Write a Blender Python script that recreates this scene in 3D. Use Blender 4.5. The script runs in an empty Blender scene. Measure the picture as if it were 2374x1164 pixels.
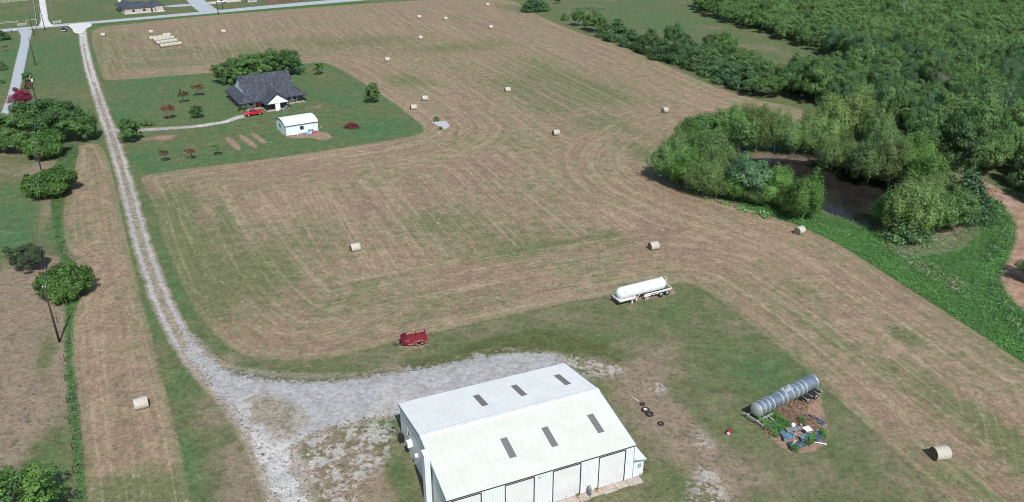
import bpy, math, random
import numpy as np
from mathutils import Vector, Matrix

S = bpy.context.scene
COL = S.collection
R = math.radians

# ------------------------------------------------------------------ camera
CAM_H = 65.0
F = 1846.0
PITCH = math.atan(874 / F)
cam = bpy.data.cameras.new('camera')
cam.sensor_width = 36
cam.lens = 36 * F / 2374
cam.clip_start = 1
cam.clip_end = 20000
co = bpy.data.objects.new('camera', cam)
COL.objects.link(co)
co.location = (0, 0, CAM_H)
co.rotation_euler = (math.pi / 2 - PITCH, 0, 0)
S.camera = co

# ------------------------------------------------------------------ sky and sun
SUN_EL, SUN_AZ = 49.0, -73.0
w = bpy.data.worlds.new('World')
S.world = w
w.use_nodes = True
nt = w.node_tree
bg = nt.nodes['Background']
sky = nt.nodes.new('ShaderNodeTexSky')
sky.sky_type = 'NISHITA'
sky.sun_disc = False
sky.sun_elevation = R(SUN_EL)
sky.sun_rotation = R(90 - SUN_AZ)
nt.links.new(sky.outputs[0], bg.inputs[0])
bg.inputs[1].default_value = 0.10
sl = bpy.data.lights.new('sun', 'SUN')
sl.energy = 4.3
sl.angle = R(0.5)
sl.color = (1.0, 0.97, 0.925)
so = bpy.data.objects.new('sun', sl)
COL.objects.link(so)
sv = Vector((math.cos(R(SUN_EL)) * math.cos(R(SUN_AZ)), math.cos(R(SUN_EL)) * math.sin(R(SUN_AZ)), math.sin(R(SUN_EL))))
so.rotation_euler = sv.to_track_quat('Z', 'Y').to_euler()
so.location = (0, -50, 200)
S.view_settings.view_transform = 'Standard'
S.view_settings.look = 'None'
S.view_settings.exposure = 0.12
S.cycles.filter_width = 1.05
S.view_settings.gamma = 1.0

rng = np.random.default_rng(7)
random.seed(7)

# ------------------------------------------------------------------ helpers
_c, _s = math.cos(PITCH), math.sin(PITCH)

def G(px, py, z=0.0):
    """ground position (metres) seen at a place of the survey photograph"""
    x = (px - 1187) / F
    u = (582 - py) / F
    d = (x, _c + u * _s, u * _c - _s)
    t = (CAM_H - z) / -d[2]
    return Vector((d[0] * t, d[1] * t, z))

def tag(o, label=None, cat=None, group=None, kind=None):
    if label: o['label'] = label
    if cat: o['category'] = cat
    if group: o['group'] = group
    if kind: o['kind'] = kind
    return o

def empty(name, loc, rz=0, label=None, cat=None, group=None):
    o = bpy.data.objects.new(name, None)
    o.empty_display_size = .5
    COL.objects.link(o)
    o.location = loc
    o.rotation_euler = (0, 0, rz)
    return tag(o, label, cat, group)

class MB:
    """collects shapes for ONE mesh object"""
    def __init__(s):
        s.v = []; s.f = []; s.sm = []; s.M = Matrix.Identity(4)
    def add(s, vs, fs, smooth=False):
        n = len(s.v)
        s.v += [tuple(s.M @ Vector(p)) for p in vs]
        s.f += [tuple(i + n for i in f) for f in fs]
        s.sm += [smooth] * len(fs)
        return s
    def box(s, x0, x1, y0, y1, z0, z1):
        return s.add([(x0, y0, z0), (x1, y0, z0), (x1, y1, z0), (x0, y1, z0), (x0, y0, z1), (x1, y0, z1), (x1, y1, z1), (x0, y1, z1)],
                     [(0, 3, 2, 1), (4, 5, 6, 7), (0, 1, 5, 4), (1, 2, 6, 5), (2, 3, 7, 6), (3, 0, 4, 7)])
    def cbox(s, cx, cy, cz, sx, sy, sz):
        return s.box(cx - sx / 2, cx + sx / 2, cy - sy / 2, cy + sy / 2, cz - sz / 2, cz + sz / 2)
    def tube(s, p0, p1, r0, r1=None, n=8):
        r1 = r0 if r1 is None else r1
        a, b = Vector(p0), Vector(p1)
        d = (b - a).normalized()
        t = d.orthogonal().normalized()
        q = d.cross(t)
        vs = []
        for c, r in ((a, r0), (b, r1)):
            for i in range(n):
                an = 2 * math.pi * i / n
                vs.append(c + (t * math.cos(an) + q * math.sin(an)) * r)
        fs = [(i, (i + 1) % n, n + (i + 1) % n, n + i) for i in range(n)]
        s.add(vs, fs, n > 5)
        return s.add(vs, [tuple(range(n - 1, -1, -1)), tuple(range(n, 2 * n))])
    def path(s, pts, r, n=6):
        for a, b in zip(pts[:-1], pts[1:]):
            s.tube(a, b, r, r, n)
        return s
    def lathe(s, prof, axis='x', n=24, smooth=True, c=(0, 0, 0)):
        """prof: (position along axis, radius)"""
        vs = []; fs = []
        for a, r in prof:
            for i in range(n):
                an = 2 * math.pi * i / n
                u, v = r * math.cos(an), r * math.sin(an)
                p = (a, u, v) if axis == 'x' else ((u, a, v) if axis == 'y' else (u, v, a))
                vs.append((p[0] + c[0], p[1] + c[1], p[2] + c[2]))
        for k in range(len(prof) - 1):
            for i in range(n):
                j = (i + 1) % n
                f = (k * n + i, k * n + j, (k + 1) * n + j, (k + 1) * n + i)
                fs.append(f if axis != 'x' and False else f)
        return s.add(vs, fs, smooth)
    def prism(s, poly, y0, y1, axes='xz'):
        """polygon in a plane pushed along the third axis"""
        n = len(poly)
        def mk(p, t):
            if axes == 'xz': return (p[0], t, p[1])
            if axes == 'yz': return (t, p[0], p[1])
            return (p[0], p[1], t)
        vs = [mk(p, y0) for p in poly] + [mk(p, y1) for p in poly]
        fs = [(i, (i + 1) % n, n + (i + 1) % n, n + i) for i in range(n)]
        fs += [tuple(range(n - 1, -1, -1)), tuple(range(n, 2 * n))]
        return s.add(vs, fs)
    def slab(s, pts, th):
        """thick panel from a flat polygon, thickness straight down"""
        n = len(pts)
        vs = [tuple(p) for p in pts] + [(p[0], p[1], p[2] - th) for p in pts]
        fs = [tuple(range(n)), tuple(range(2 * n - 1, n - 1, -1))] + [(i, n + i, n + (i + 1) % n, (i + 1) % n) for i in range(n)]
        return s.add(vs, fs)
    def build(s, name, mat, parent=None, bevel=0.0, fix=True):
        me = bpy.data.meshes.new(name)
        me.from_pydata([tuple(v) for v in s.v], [], s.f)
        me.polygons.foreach_set('use_smooth', s.sm)
        me.materials.append(mat)
        if fix:
            import bmesh
            bm = bmesh.new(); bm.from_mesh(me)
            bmesh.ops.remove_doubles(bm, verts=bm.verts, dist=1e-5)
            bmesh.ops.recalc_face_normals(bm, faces=bm.faces)
            bm.to_mesh(me); bm.free()
        me.update()
        o = bpy.data.objects.new(name, me)
        COL.objects.link(o)
        o.parent = parent
        if bevel:
            m = o.modifiers.new('bevel', 'BEVEL'); m.width = bevel; m.segments = 2; m.limit_method = 'ANGLE'
        return o

def copy_tree(o, parent=None):
    c = o.copy(); COL.objects.link(c); c.parent = parent
    for ch in o.children: copy_tree(ch, c)
    return c

# ------------------------------------------------------------------ node helpers
class NT:
    def __init__(s, name):
        s.m = bpy.data.materials.new(name); s.m.use_nodes = True
        s.t = s.m.node_tree; s.t.nodes.clear()
        s.out = s.t.nodes.new('ShaderNodeOutputMaterial')
    def n(s, typ, **k):
        nd = s.t.nodes.new(typ)
        for a, b in k.items(): setattr(nd, a, b)
        return nd
    def set(s, sock, v):
        if isinstance(v, bpy.types.NodeSocket): s.t.links.new(v, sock)
        elif isinstance(v, (tuple, list)):
            sock.default_value = (*v, 1) if len(v) == 3 and len(sock.default_value) == 4 else v
        else: sock.default_value = v
    def math(s, op, a, b=0.0, clamp=False):
        nd = s.n('ShaderNodeMath', operation=op, use_clamp=clamp)
        s.set(nd.inputs[0], a); s.set(nd.inputs[1], b)
        return nd.outputs[0]
    def vmath(s, op, a, b):
        nd = s.n('ShaderNodeVectorMath', operation=op)
        s.set(nd.inputs[0], a); s.set(nd.inputs[1], b)
        return nd.outputs[0]
    def mix(s, f, a, b, blend='MIX'):
        nd = s.n('ShaderNodeMix', data_type='RGBA', blend_type=blend)
        s.set(nd.inputs[0], f); s.set(nd.inputs[6], a); s.set(nd.inputs[7], b)
        return nd.outputs[2]
    def step(s, x, lo, hi, a=0.0, b=1.0):
        nd = s.n('ShaderNodeMapRange', interpolation_type='SMOOTHSTEP')
        s.set(nd.inputs[0], x); s.set(nd.inputs[1], lo); s.set(nd.inputs[2], hi); s.set(nd.inputs[3], a); s.set(nd.inputs[4], b)
        return nd.outputs[0]
    def noise(s, vec, scale, detail=4, rough=.55, dist=0):
        nd = s.n('ShaderNodeTexNoise')
        s.set(nd.inputs['Vector'], vec); nd.inputs['Scale'].default_value = scale
        nd.inputs['Detail'].default_value = detail; nd.inputs['Roughness'].default_value = rough
        nd.inputs['Distortion'].default_value = dist
        return nd.outputs['Fac']
    def attr(s, name):
        return s.n('ShaderNodeAttribute', attribute_name=name).outputs['Fac']
    def geo(s): return s.n('ShaderNodeNewGeometry').outputs['Position']
    def obj(s): return s.n('ShaderNodeTexCoord').outputs['Object']
    def sep(s, v):
        nd = s.n('ShaderNodeSeparateXYZ'); s.set(nd.inputs[0], v); return nd.outputs
    def comb(s, x, y, z):
        nd = s.n('ShaderNodeCombineXYZ')
        for i, v in enumerate((x, y, z)): s.set(nd.inputs[i], v)
        return nd.outputs[0]
    def bump(s, h, strength=.5, dist=.1):
        nd = s.n('ShaderNodeBump'); nd.inputs['Strength'].default_value = strength; nd.inputs['Distance'].default_value = dist
        s.set(nd.inputs['Height'], h); return nd.outputs[0]
    def bsdf(s, col, rough=.8, metal=0, spec=.5, normal=None, **k):
        nd = s.n('ShaderNodeBsdfPrincipled')
        s.set(nd.inputs['Base Color'], col); s.set(nd.inputs['Roughness'], rough); s.set(nd.inputs['Metallic'], metal)
        nd.inputs['Specular IOR Level'].default_value = spec
        if normal is not None: s.set(nd.inputs['Normal'], normal)
        for a, b in k.items(): s.set(nd.inputs[a], b)
        s.t.links.new(nd.outputs[0], s.out.inputs[0])
        return nd

def mat_paint(name, col, rough=.5, metal=0, var=.12, scale=2.0, spec=.4, dirt=None):
    """plain surface with worn, uneven tone"""
    t = NT(name)
    o = t.obj()
    n1 = t.noise(o, scale, 5, .6)
    f = t.step(n1, .3, .7)
    lo = tuple(c * (1 - var) for c in col); hi = tuple(min(c * (1 + var), 1) for c in col)
    cc = t.mix(f, lo, hi)
    if dirt:
        n2 = t.noise(o, scale * 2.3, 6, .7)
        cc = t.mix(t.step(n2, .55, .75, 0, .6), cc, dirt)
    n3 = t.noise(o, scale * 6, 3)
    t.bsdf(cc, t.step(n3, .2, .8, rough * .85, min(rough * 1.15, 1)), metal, spec)
    return t.m

def mat_ribbed(name, col, axis=0, pitch=.3, rough=.45, line=.86, seam=.91, bumpd=.02, spec=.4, screws=None):
    """ribbed sheet metal: ribs every pitch metres along an axis of the object, sheet seams, rows of screws"""
    t = NT(name)
    o = t.obj(); xyz = t.sep(o)
    ax_ = t.math('ADD', xyz[0], xyz[1]) if axis == 'xy' else xyz[axis]
    ph = t.math('FRACT', t.math('DIVIDE', ax_, pitch))
    tri = t.math('ABSOLUTE', t.math('SUBTRACT', ph, .5))
    rib = t.step(tri, .34, .48)
    ph2 = t.math('ABSOLUTE', t.math('SUBTRACT', t.math('FRACT', t.math('DIVIDE', ax_, seam)), .5))
    sm = t.step(ph2, .46, .49)
    n = t.noise(o, .45, 5, .6)
    base = t.mix(t.step(n, .3, .7), tuple(c * .95 for c in col), tuple(min(c * 1.03, .9) for c in col))
    base = t.mix(t.math('MULTIPLY', rib, 1 - line), base, (0, 0, 0))
    base = t.mix(t.math('MULTIPLY', sm, .16), base, (.2, .23, .25))
    if screws is not None:
        q = t.math('ABSOLUTE', t.math('SUBTRACT', t.math('FRACT', t.math('DIVIDE', xyz[screws], 1.55)), .5))
        row = t.step(q, .475, .49)
        nn = t.noise(o, 5, 2)
        base = t.mix(t.math('MULTIPLY', t.math('MULTIPLY', row, t.step(nn, .5, .6)), .35), base, (.25, .27, .28))
    st = t.noise(t.vmath('MULTIPLY', o, (.6, .6, .6)), 1.5, 6, .7)
    base = t.mix(t.step(st, .6, .8, 0, .15), base, tuple(c * .7 for c in col))
    t.bsdf(base, rough, 0, spec, t.bump(rib, .6, bumpd))
    return t.m

def mat_leaf(name, dark, light, tint=None, trans=.25):
    t = NT(name)
    v = t.attr('v')
    oi = t.n('ShaderNodeObjectInfo').outputs['Random']
    c = t.mix(v, dark, light)
    if tint:
        c = t.mix(t.math('MULTIPLY', oi, .75), c, t.mix(v, tuple(x * .55 for x in tint), tint))
    hv = t.n('ShaderNodeHueSaturation')
    t.set(hv.inputs['Value'], t.math('ADD', .88, t.math('MULTIPLY', t.math('FRACT', t.math('MULTIPLY', oi, 7.13)), .5)))
    hv.inputs['Saturation'].default_value = 1.04
    t.set(hv.inputs['Color'], c)
    b = t.n('ShaderNodeBsdfPrincipled')
    t.set(b.inputs['Base Color'], hv.outputs[0]); b.inputs['Roughness'].default_value = .55
    b.inputs['Specular IOR Level'].default_value = .35
    tr = t.n('ShaderNodeBsdfTranslucent'); t.set(tr.inputs[0], hv.outputs[0])
    ms = t.n('ShaderNodeMixShader'); ms.inputs[0].default_value = trans
    t.t.links.new(b.outputs[0], ms.inputs[1]); t.t.links.new(tr.outputs[0], ms.inputs[2])
    t.t.links.new(ms.outputs[0], t.out.inputs[0])
    return t.m

# ------------------------------------------------------------------ zones of the land (outlines in photograph pixels)
def W2(pts): return np.array([G(x, y)[:2] for x, y in pts])

def smooth(poly, k=1):
    for _ in range(k):
        nx = np.roll(poly, -1, axis=0)
        poly = np.stack([poly * .75 + nx * .25, poly * .25 + nx * .75], 1).reshape(-1, 2)
    return poly

def sdf(P, poly):
    d = np.full(len(P), 1e18); ins = np.zeros(len(P), bool)
    for a, b in zip(poly, np.roll(poly, -1, axis=0)):
        e = b - a; wv = P - a
        t = np.clip((wv @ e) / max(e @ e, 1e-9), 0, 1)
        q = wv - t[:, None] * e
        d = np.minimum(d, (q * q).sum(1))
        c = (a[1] > P[:, 1]) != (b[1] > P[:, 1])
        if e[1] != 0:
            ins ^= c & (P[:, 0] < e[0] * (P[:, 1] - a[1]) / e[1] + a[0])
    d = np.sqrt(d)
    return np.where(ins, d, -d)

def linedist(P, pts):
    """signed distance to an open polyline (positive on its right) and unsigned"""
    best = np.full(len(P), 1e18); sg = np.zeros(len(P))
    for a, b in zip(pts[:-1], pts[1:]):
        e = b - a; wv = P - a
        t = np.clip((wv @ e) / max(e @ e, 1e-9), 0, 1)
        q = wv - t[:, None] * e
        dd = (q * q).sum(1)
        s_ = np.sign(wv[:, 0] * e[1] - wv[:, 1] * e[0])
        m = dd < best
        best = np.where(m, dd, best); sg = np.where(m, s_, sg)
    return np.sqrt(best)

Z = dict(
 hay=[(215,64),(300,56),(500,33),(700,19),(900,5),(1040,-3),(1185,-4),(1235,30),(1330,72),(1430,104),(1530,145),(1600,176),(1680,210),(1760,232),(1850,250),(1990,296),(1900,330),(1760,318),(1640,300),(1570,312),(1522,345),(1500,372),(1530,408),(1600,440),(1700,473),(1790,503),(1870,530),(1960,575),(2060,640),(2170,710),(2280,780),(2374,845),(2480,910),(2700,1500),(2330,1300),(2210,1164),(2080,1050),(1960,940),(1850,840),(1740,750),(1630,667),(1590,655),(1540,662),(1400,687),(1250,715),(1050,762),(940,785),(850,810),(760,832),(680,840),(600,833),(540,812),(490,770),(450,715),(420,655),(395,595),(375,540),(358,480),(335,430),(322,408),(420,393),(600,372),(800,342),(950,318),(988,305),(975,285),(900,230),(830,185),(780,155),(745,143),(700,148),(500,168),(250,188),(238,180),(222,130),(210,90)],
 hay2=[(232,332),(252,372),(265,420),(290,540),(315,640),(345,760),(380,900),(412,1010),(445,1164),(480,1350),(215,1350),(202,1164),(192,1050),(180,920),(170,820),(168,740),(180,690),(205,650),(195,600),(160,590),(150,540),(147,490),(158,440),(180,385),(172,350),(190,333)],
 yard=[(432,770),(470,820),(520,853),(600,870),(740,878),(830,876),(900,860),(960,850),(1010,846),(1080,828),(1180,812),(1285,814),(1310,845),(1300,866),(1100,930),(940,960),(880,965),(800,985),(740,1000),(690,1020),(668,1050),(692,1110),(708,1180),(648,1180),(622,1110),(600,1050),(575,1005),(540,950),(500,905),(465,865),(430,815)],
 yardpatch=[(560,925),(620,915),(690,940),(712,980),(685,1012),(645,1025),(600,990)],
 scat0=[(690,1000),(780,975),(860,960),(915,985),(905,1050),(860,1110),(800,1190),(690,1190),(670,1080)],
 scat4=[(1270,806),(1390,820),(1446,848),(1428,874),(1350,872),(1290,860)],
 scat1=[(1498,884),(1530,880),(1545,905),(1515,912)], scat2=[(1606,1004),(1640,1010),(1655,1045),(1628,1056)], scat3=[(1612,1080),(1662,1085),(1690,1180),(1600,1190)],
 tufts=[(500,848),(600,868),(740,878),(880,862),(960,838),(1050,815),(1120,785),(1250,762),(1390,785),(1462,838),(1420,846),(1380,828),(1300,816),(1180,818),(1080,834),(1010,850),(900,868),(740,888),(600,884)],
 white1=[(430,300),(480,284),(530,271),(572,262),(576,272),(530,292),(470,302)], white2=[(165,55),(205,60),(215,120),(232,190),(226,230),(205,190),(185,120)], white3=[(560,1000),(640,1030),(720,1010),(740,1100),(720,1190),(600,1190)],
 row1=[(519,318),(534,316),(563,345),(549,351)], row2=[(548,313),(561,311),(601,339),(588,345)], row3=[(577,308),(587,306.5),(622,331),(611,335)], row4=[(355,320),(375,314),(401,316),(398,324),(370,326)],
 road=[(-300,95),(-60,80),(0,74.5),(100,64.8),(200,56),(300,47.5),(400,39),(500,30.5),(600,21.5),(700,13),(830,2),(1000,-12),(1300,-30),(1300,-35),(1000,-18.5),(830,-5),(700,5.5),(600,14.5),(500,24),(400,33),(300,42),(200,50.5),(100,59),(0,68),(-60,74),(-300,87)],
 street=[(425,-25),(432,0),(444,14),(458,25),(470,30),(520,26),(500,21),(488,11),(472,0),(462,-25)],
 houseapron=[(380,17),(384,13),(440,8.5),(447,14)],
 ndrive=[(86,-40),(90.7,0),(93,30),(95,50),(88,62),(130,60),(113,53),(109,25),(104.7,0),(99,-40)],
 ldrive=[(38,71),(49,79),(47,103),(37,140),(30,170),(20,215),(10,245),(-10,290),(-40,330),(-20,330),(15,270),(36,235),(46,205),(55,165),(62,130),(71,85),(76,66)],
 apron=[(158,60),(166,65),(172,77),(190,79),(198,67),(216,58.5),(205,52),(158,57)],
 lush=[(1700,472),(1760,455),(1850,470),(1900,490),(1960,508),(2020,530),(2060,560),(2130,560),(2230,540),(2260,500),(2240,470),(2290,448),(2345,490),(2362,540),(2342,600),(2315,645),(2335,680),(2374,720),(2480,800),(2480,905),(2374,842),(2280,778),(2170,708),(2060,638),(1960,573),(1870,528),(1790,500)],
 deadgrass=[(2050,570),(2130,560),(2200,535),(2262,508),(2275,540),(2230,580),(2160,592),(2100,592)],
 path=[(2200,396),(2260,408),(2330,444),(2400,492),(2440,600),(2420,760),(2374,722),(2335,685),(2312,640),(2338,600),(2358,545),(2342,492),(2288,448),(2225,425)],
 ditch=[(215,64),(235,57),(320,50),(420,42),(500,35),(600,27),(700,19),(860,6),(870,1),(700,13.5),(600,22.5),(500,31.5),(400,40),(300,48.5),(215,57)],
 weedstrip=[(160,335),(186,340),(172,385),(150,440),(140,490),(142,545),(152,590),(185,640),(188,690),(168,730),(166,800),(176,900),(188,1010),(200,1164),(210,1350),(196,1350),(182,1164),(168,1010),(160,930),(152,850),(150,760),(152,690),(150,640),(132,570),(120,500),(118,440),(130,380)],
 trailerdirt=[(1412,694),(1440,704),(1500,694),(1566,682),(1568,672),(1540,674),(1480,684),(1420,686)],
 junkdirt=[(1738,962),(1760,985),(1790,1020),(1825,1045),(1860,1052),(1900,1040),(1918,1020),(1920,985),(1905,940),(1898,905),(1870,915),(1830,935),(1790,952)],
 horsedirt=[(918,800),(946,808),(975,806),(998,798),(985,793),(950,798),(925,795)],
 sheddirt=[(640,290),(660,318),(690,322),(720,318),(745,326),(772,320),(760,308),(742,304),(700,312),(665,312)],
 pond=[(1690,374),(1760,362),(1840,366),(1910,378),(1990,386),(2060,405),(2110,440),(2105,490),(2075,518),(2035,528),(1985,518),(1935,500),(1890,478),(1850,450),(1800,425),(1740,402),(1700,390)],
 shore=[(1670,370),(1760,354),(1850,358),(1925,368),(2000,376),(2080,396),(2130,440),(2125,490),(2090,530),(2035,536),(1975,522),(1880,484),(1840,460),(1790,432),(1730,410)],
 lawn=[(252,189),(500,169),(700,149),(745,144),(780,156),(830,186),(900,231),(975,286),(987,304),(950,317),(800,341),(600,371),(420,392),(322,407),(290,330),(262,290),(240,235)],
 southlawn=[(2210,1164),(2080,1050),(1960,940),(1850,840),(1740,750),(1630,667),(1590,655),(1540,662),(1400,687),(1250,715),(1050,762),(940,785),(850,810),(760,832),(680,840),(600,833),(540,812),(470,850),(600,885),(900,900),(1000,870),(1400,880),(900,1000),(700,1000),(660,1120),(700,1400),(2300,1400)],
)
LUSHW = smooth(W2(Z['lush']))
PONDW = smooth(W2(Z['pond']), 2)

track_pts = W2([(192,58),(191,72),(195,105),(207,160),(221,205),(236,250),(250,290),(264,330),(284,395),(302,460),(318,525),(334,580),(352,635),(374,695),(400,750),(432,805),(470,855),(520,905)])
spur_pts = W2([(262,302),(300,304),(350,300),(420,296),(470,291),(520,283),(560,270),(572,267)])
second_pts = W2([(640,1010),(655,1050),(672,1110),(690,1170),(710,1240)])
side_pts = W2([(440,800),(480,872),(530,942),(575,1008),(610,1080),(632,1164),(650,1250)])
leftfence_pts = W2([(118,460),(122,560),(130,700),(138,850),(146,1000),(160,1200)])

# value patches: (px, py, radius along mowing direction, radius across, greenness)
BL = [(480,950,16,7,-.6),(540,1100,14,6,-.6),(470,1080,20,2.5,.4),
      (420,560,34,7,.35),(480,660,16,12,.35),(650,590,12,16,.3),(330,900,1,1,0),(1150,330,14,16,.1),(760,120,12,24,.25),
      (150,120,45,26,.55),(110,35,30,40,.5),(1480,30,60,40,.35),(1620,720,14,9,.25),(30,150,40,15,.7),
      (1300,185,34,12,.75),(1200,210,20,8,.6),(1400,215,16,8,.5),(940,187,9,6,.8),(1130,560,6,14,.4),(1000,515,7,8,.5),(1240,575,3,12,.6),(1420,545,6,5,.6),(850,95,9,26,.6),(1050,110,10,20,.7),
      (700,95,10,20,.4),(1190,20,12,6,1.3),(600,130,14,12,.5),(540,120,10,10,.5),(520,510,9,2,1.0),(410,470,6,4,.5),(620,640,9,6,.6),(500,680,8,3,.7),(440,560,16,3,.7),(390,480,12,3,.9),(820,690,5,10,.4),(1080,700,4,10,.4),
      (360,150,8,18,.6),(420,120,10,10,.4),(1290,250,9,8,.5),(1370,285,6,6,.6),(1460,300,14,3,.5),(1480,350,10,3,.7),(2100,780,3,2,1.0),(2330,1040,14,3,.8),(2250,950,12,2,.7),(1900,700,10,2,.4),(1960,800,14,2,.5),(2230,1110,8,3,.9),(300,1135,3,5,1.1),(390,1150,4,3,.8),
      (240,350,9,5,.6),(1700,560,6,10,-.7),(1450,510,7,8,-.6),(740,350,7,14,-.5),(1000,290,10,6,-.5),(860,250,12,5,-.8),(940,265,9,5,-1),(600,480,8,14,-.3),(900,600,4,12,-.3),(1900,620,12,3,-.5),(2000,760,10,4,-.5),(1650,240,14,6,-.3),
      # lawns
      (530,163,7,9,-.9),(740,170,10,4,-1.1),(720,160,5,6,-.8),(740,248,6,3.5,-1.7),(600,290,3,8,-.8),(490,293,2,10,-.8),(370,318,2.5,5,-2.6),(350,215,6,6,-.4),(420,180,4,12,.3),(300,340,4,8,-.6),(420,330,4,10,-.5),(380,375,2,10,-.6),(870,190,4,3,-.4),(850,300,8,10,.5),(880,260,14,7,.5),(750,290,3,3,-1.2),
      (700,330,3,6,.2),(1500,860,4,5,-1.3),(1480,905,4,3,-1.0),(1550,960,8,2,-1.4),(1600,1020,8,2.5,-1.3),(1640,1090,8,3,-1.2),(1450,830,4,6,-.9),(1350,760,4,12,-.2),(1740,870,10,6,.7),(1800,860,5,5,.8),(1520,1120,4,6,.5),(1640,760,6,6,.3),
      (1500,740,4,8,.4),(900,1040,10,1.3,1.3),(920,1120,6,1.5,1.1),(870,1060,8,3,-1.0),(780,1080,10,3,-1.1),(820,1150,6,4,-.9),(560,1090,6,4,-.9),(480,1000,8,3,-.4),(520,930,6,3,-.7),(430,1040,10,1.2,.9),(450,880,8,1.5,.5),(580,1150,3,3,-.8),(1850,1120,4,6,-.6),(1760,1090,4,6,-.7),(1950,1080,6,5,.5),
      (690,850,2,12,.5),(560,850,1.5,4,1.1),(1200,790,2.5,10,.9),(1350,800,2.5,8,1.3),(1020,830,2,6,.6),(770,865,2,10,.5),(1440,830,2.5,2.5,1.2),
      # west side
      (30,480,14,7,1.0),(30,560,12,8,1.2),(60,400,9,6,-.5),(100,390,6,3,-1.4),(40,350,3,6,-1.5),(110,480,30,1.3,-2),(60,660,10,9,-2.4),(40,760,10,9,-2.3),(40,860,10,7,-2.2),(30,1000,12,7,-2.2),(60,940,7,5,-2.0),(100,820,10,1.6,1.5),(102,880,7,1.5,1.6),(10,830,8,1.5,1.3),(120,960,9,2.2,.6),(110,1040,8,2.5,.7),
      (95,1070,5,3,.8),(30,650,10,7,-1.2),(90,700,5,3,-1.4),(60,790,3,1.5,1.2),(115,640,6,3,-1.0),(140,700,7,1,-1.5),(145,840,8,1.2,-1.4),(160,150,20,10,.4),(155,130,4,4,-1.0),(120,215,4,4,-.7),(20,440,5,4,.5),(0,120,20,10,.2),
      # pastures beyond
      (30,25,10,14,-.5),(200,15,14,16,-.4),(240,25,14,20,-.1),(200,40,7,24,.5),(300,35,5,20,.5),(1500,40,16,14,.4),(1450,55,14,12,.6),(1560,60,14,12,.4),(1620,50,14,8,.3),(1700,100,18,4,-1.2),(1800,118,14,4,-1.4),(1640,62,8,5,-1.2),(1430,35,6,14,-.4),(1330,30,8,5,-1),(1600,90,14,8,.2),(1700,120,14,8,-.3),(1350,30,5,8,-.8)]
MDIR = np.array([math.cos(R(-67)), math.sin(R(-67))]); MN = np.array([-MDIR[1], MDIR[0]])

def zone_fields(P):
    A = {}
    hay = np.maximum(sdf(P, smooth(W2(Z['hay']))), sdf(P, smooth(W2(Z['hay2']))))
    A['hay'] = hay
    along = P @ MDIR; across = P @ MN
    A['stripe'] = np.where(hay < 24, hay, across + 300)
    for k in ('yard', 'yardpatch', 'road', 'street', 'houseapron', 'ndrive', 'ldrive', 'apron', 'lush', 'deadgrass', 'path', 'ditch', 'weedstrip', 'trailerdirt', 'junkdirt', 'horsedirt', 'sheddirt', 'tufts', 'pond', 'shore', 'lawn', 'southlawn'):
        A[k] = sdf(P, smooth(W2(Z[k])))
    for k, ks in (('scatter', ('scat0', 'scat1', 'scat2', 'scat3', 'scat4')), ('white', ('white1', 'white2', 'white3')), ('plotrows', ('row1', 'row2', 'row3', 'row4'))):
        A[k] = np.maximum.reduce([sdf(P, smooth(W2(Z[q]))) for q in ks])
    A['track'] = linedist(P, track_pts); A['spur'] = linedist(P, spur_pts); A['second'] = linedist(P, second_pts); A['side'] = linedist(P, side_pts)
    g = np.zeros(len(P))
    for px, py, ra, rb, a in BL:
        c = np.array(G(px, py)[:2]); q = P - c
        g += a * np.exp(-((q @ MDIR) / ra) ** 2 - ((q @ MN) / rb) ** 2)
    A['green'] = g
    return A

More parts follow.
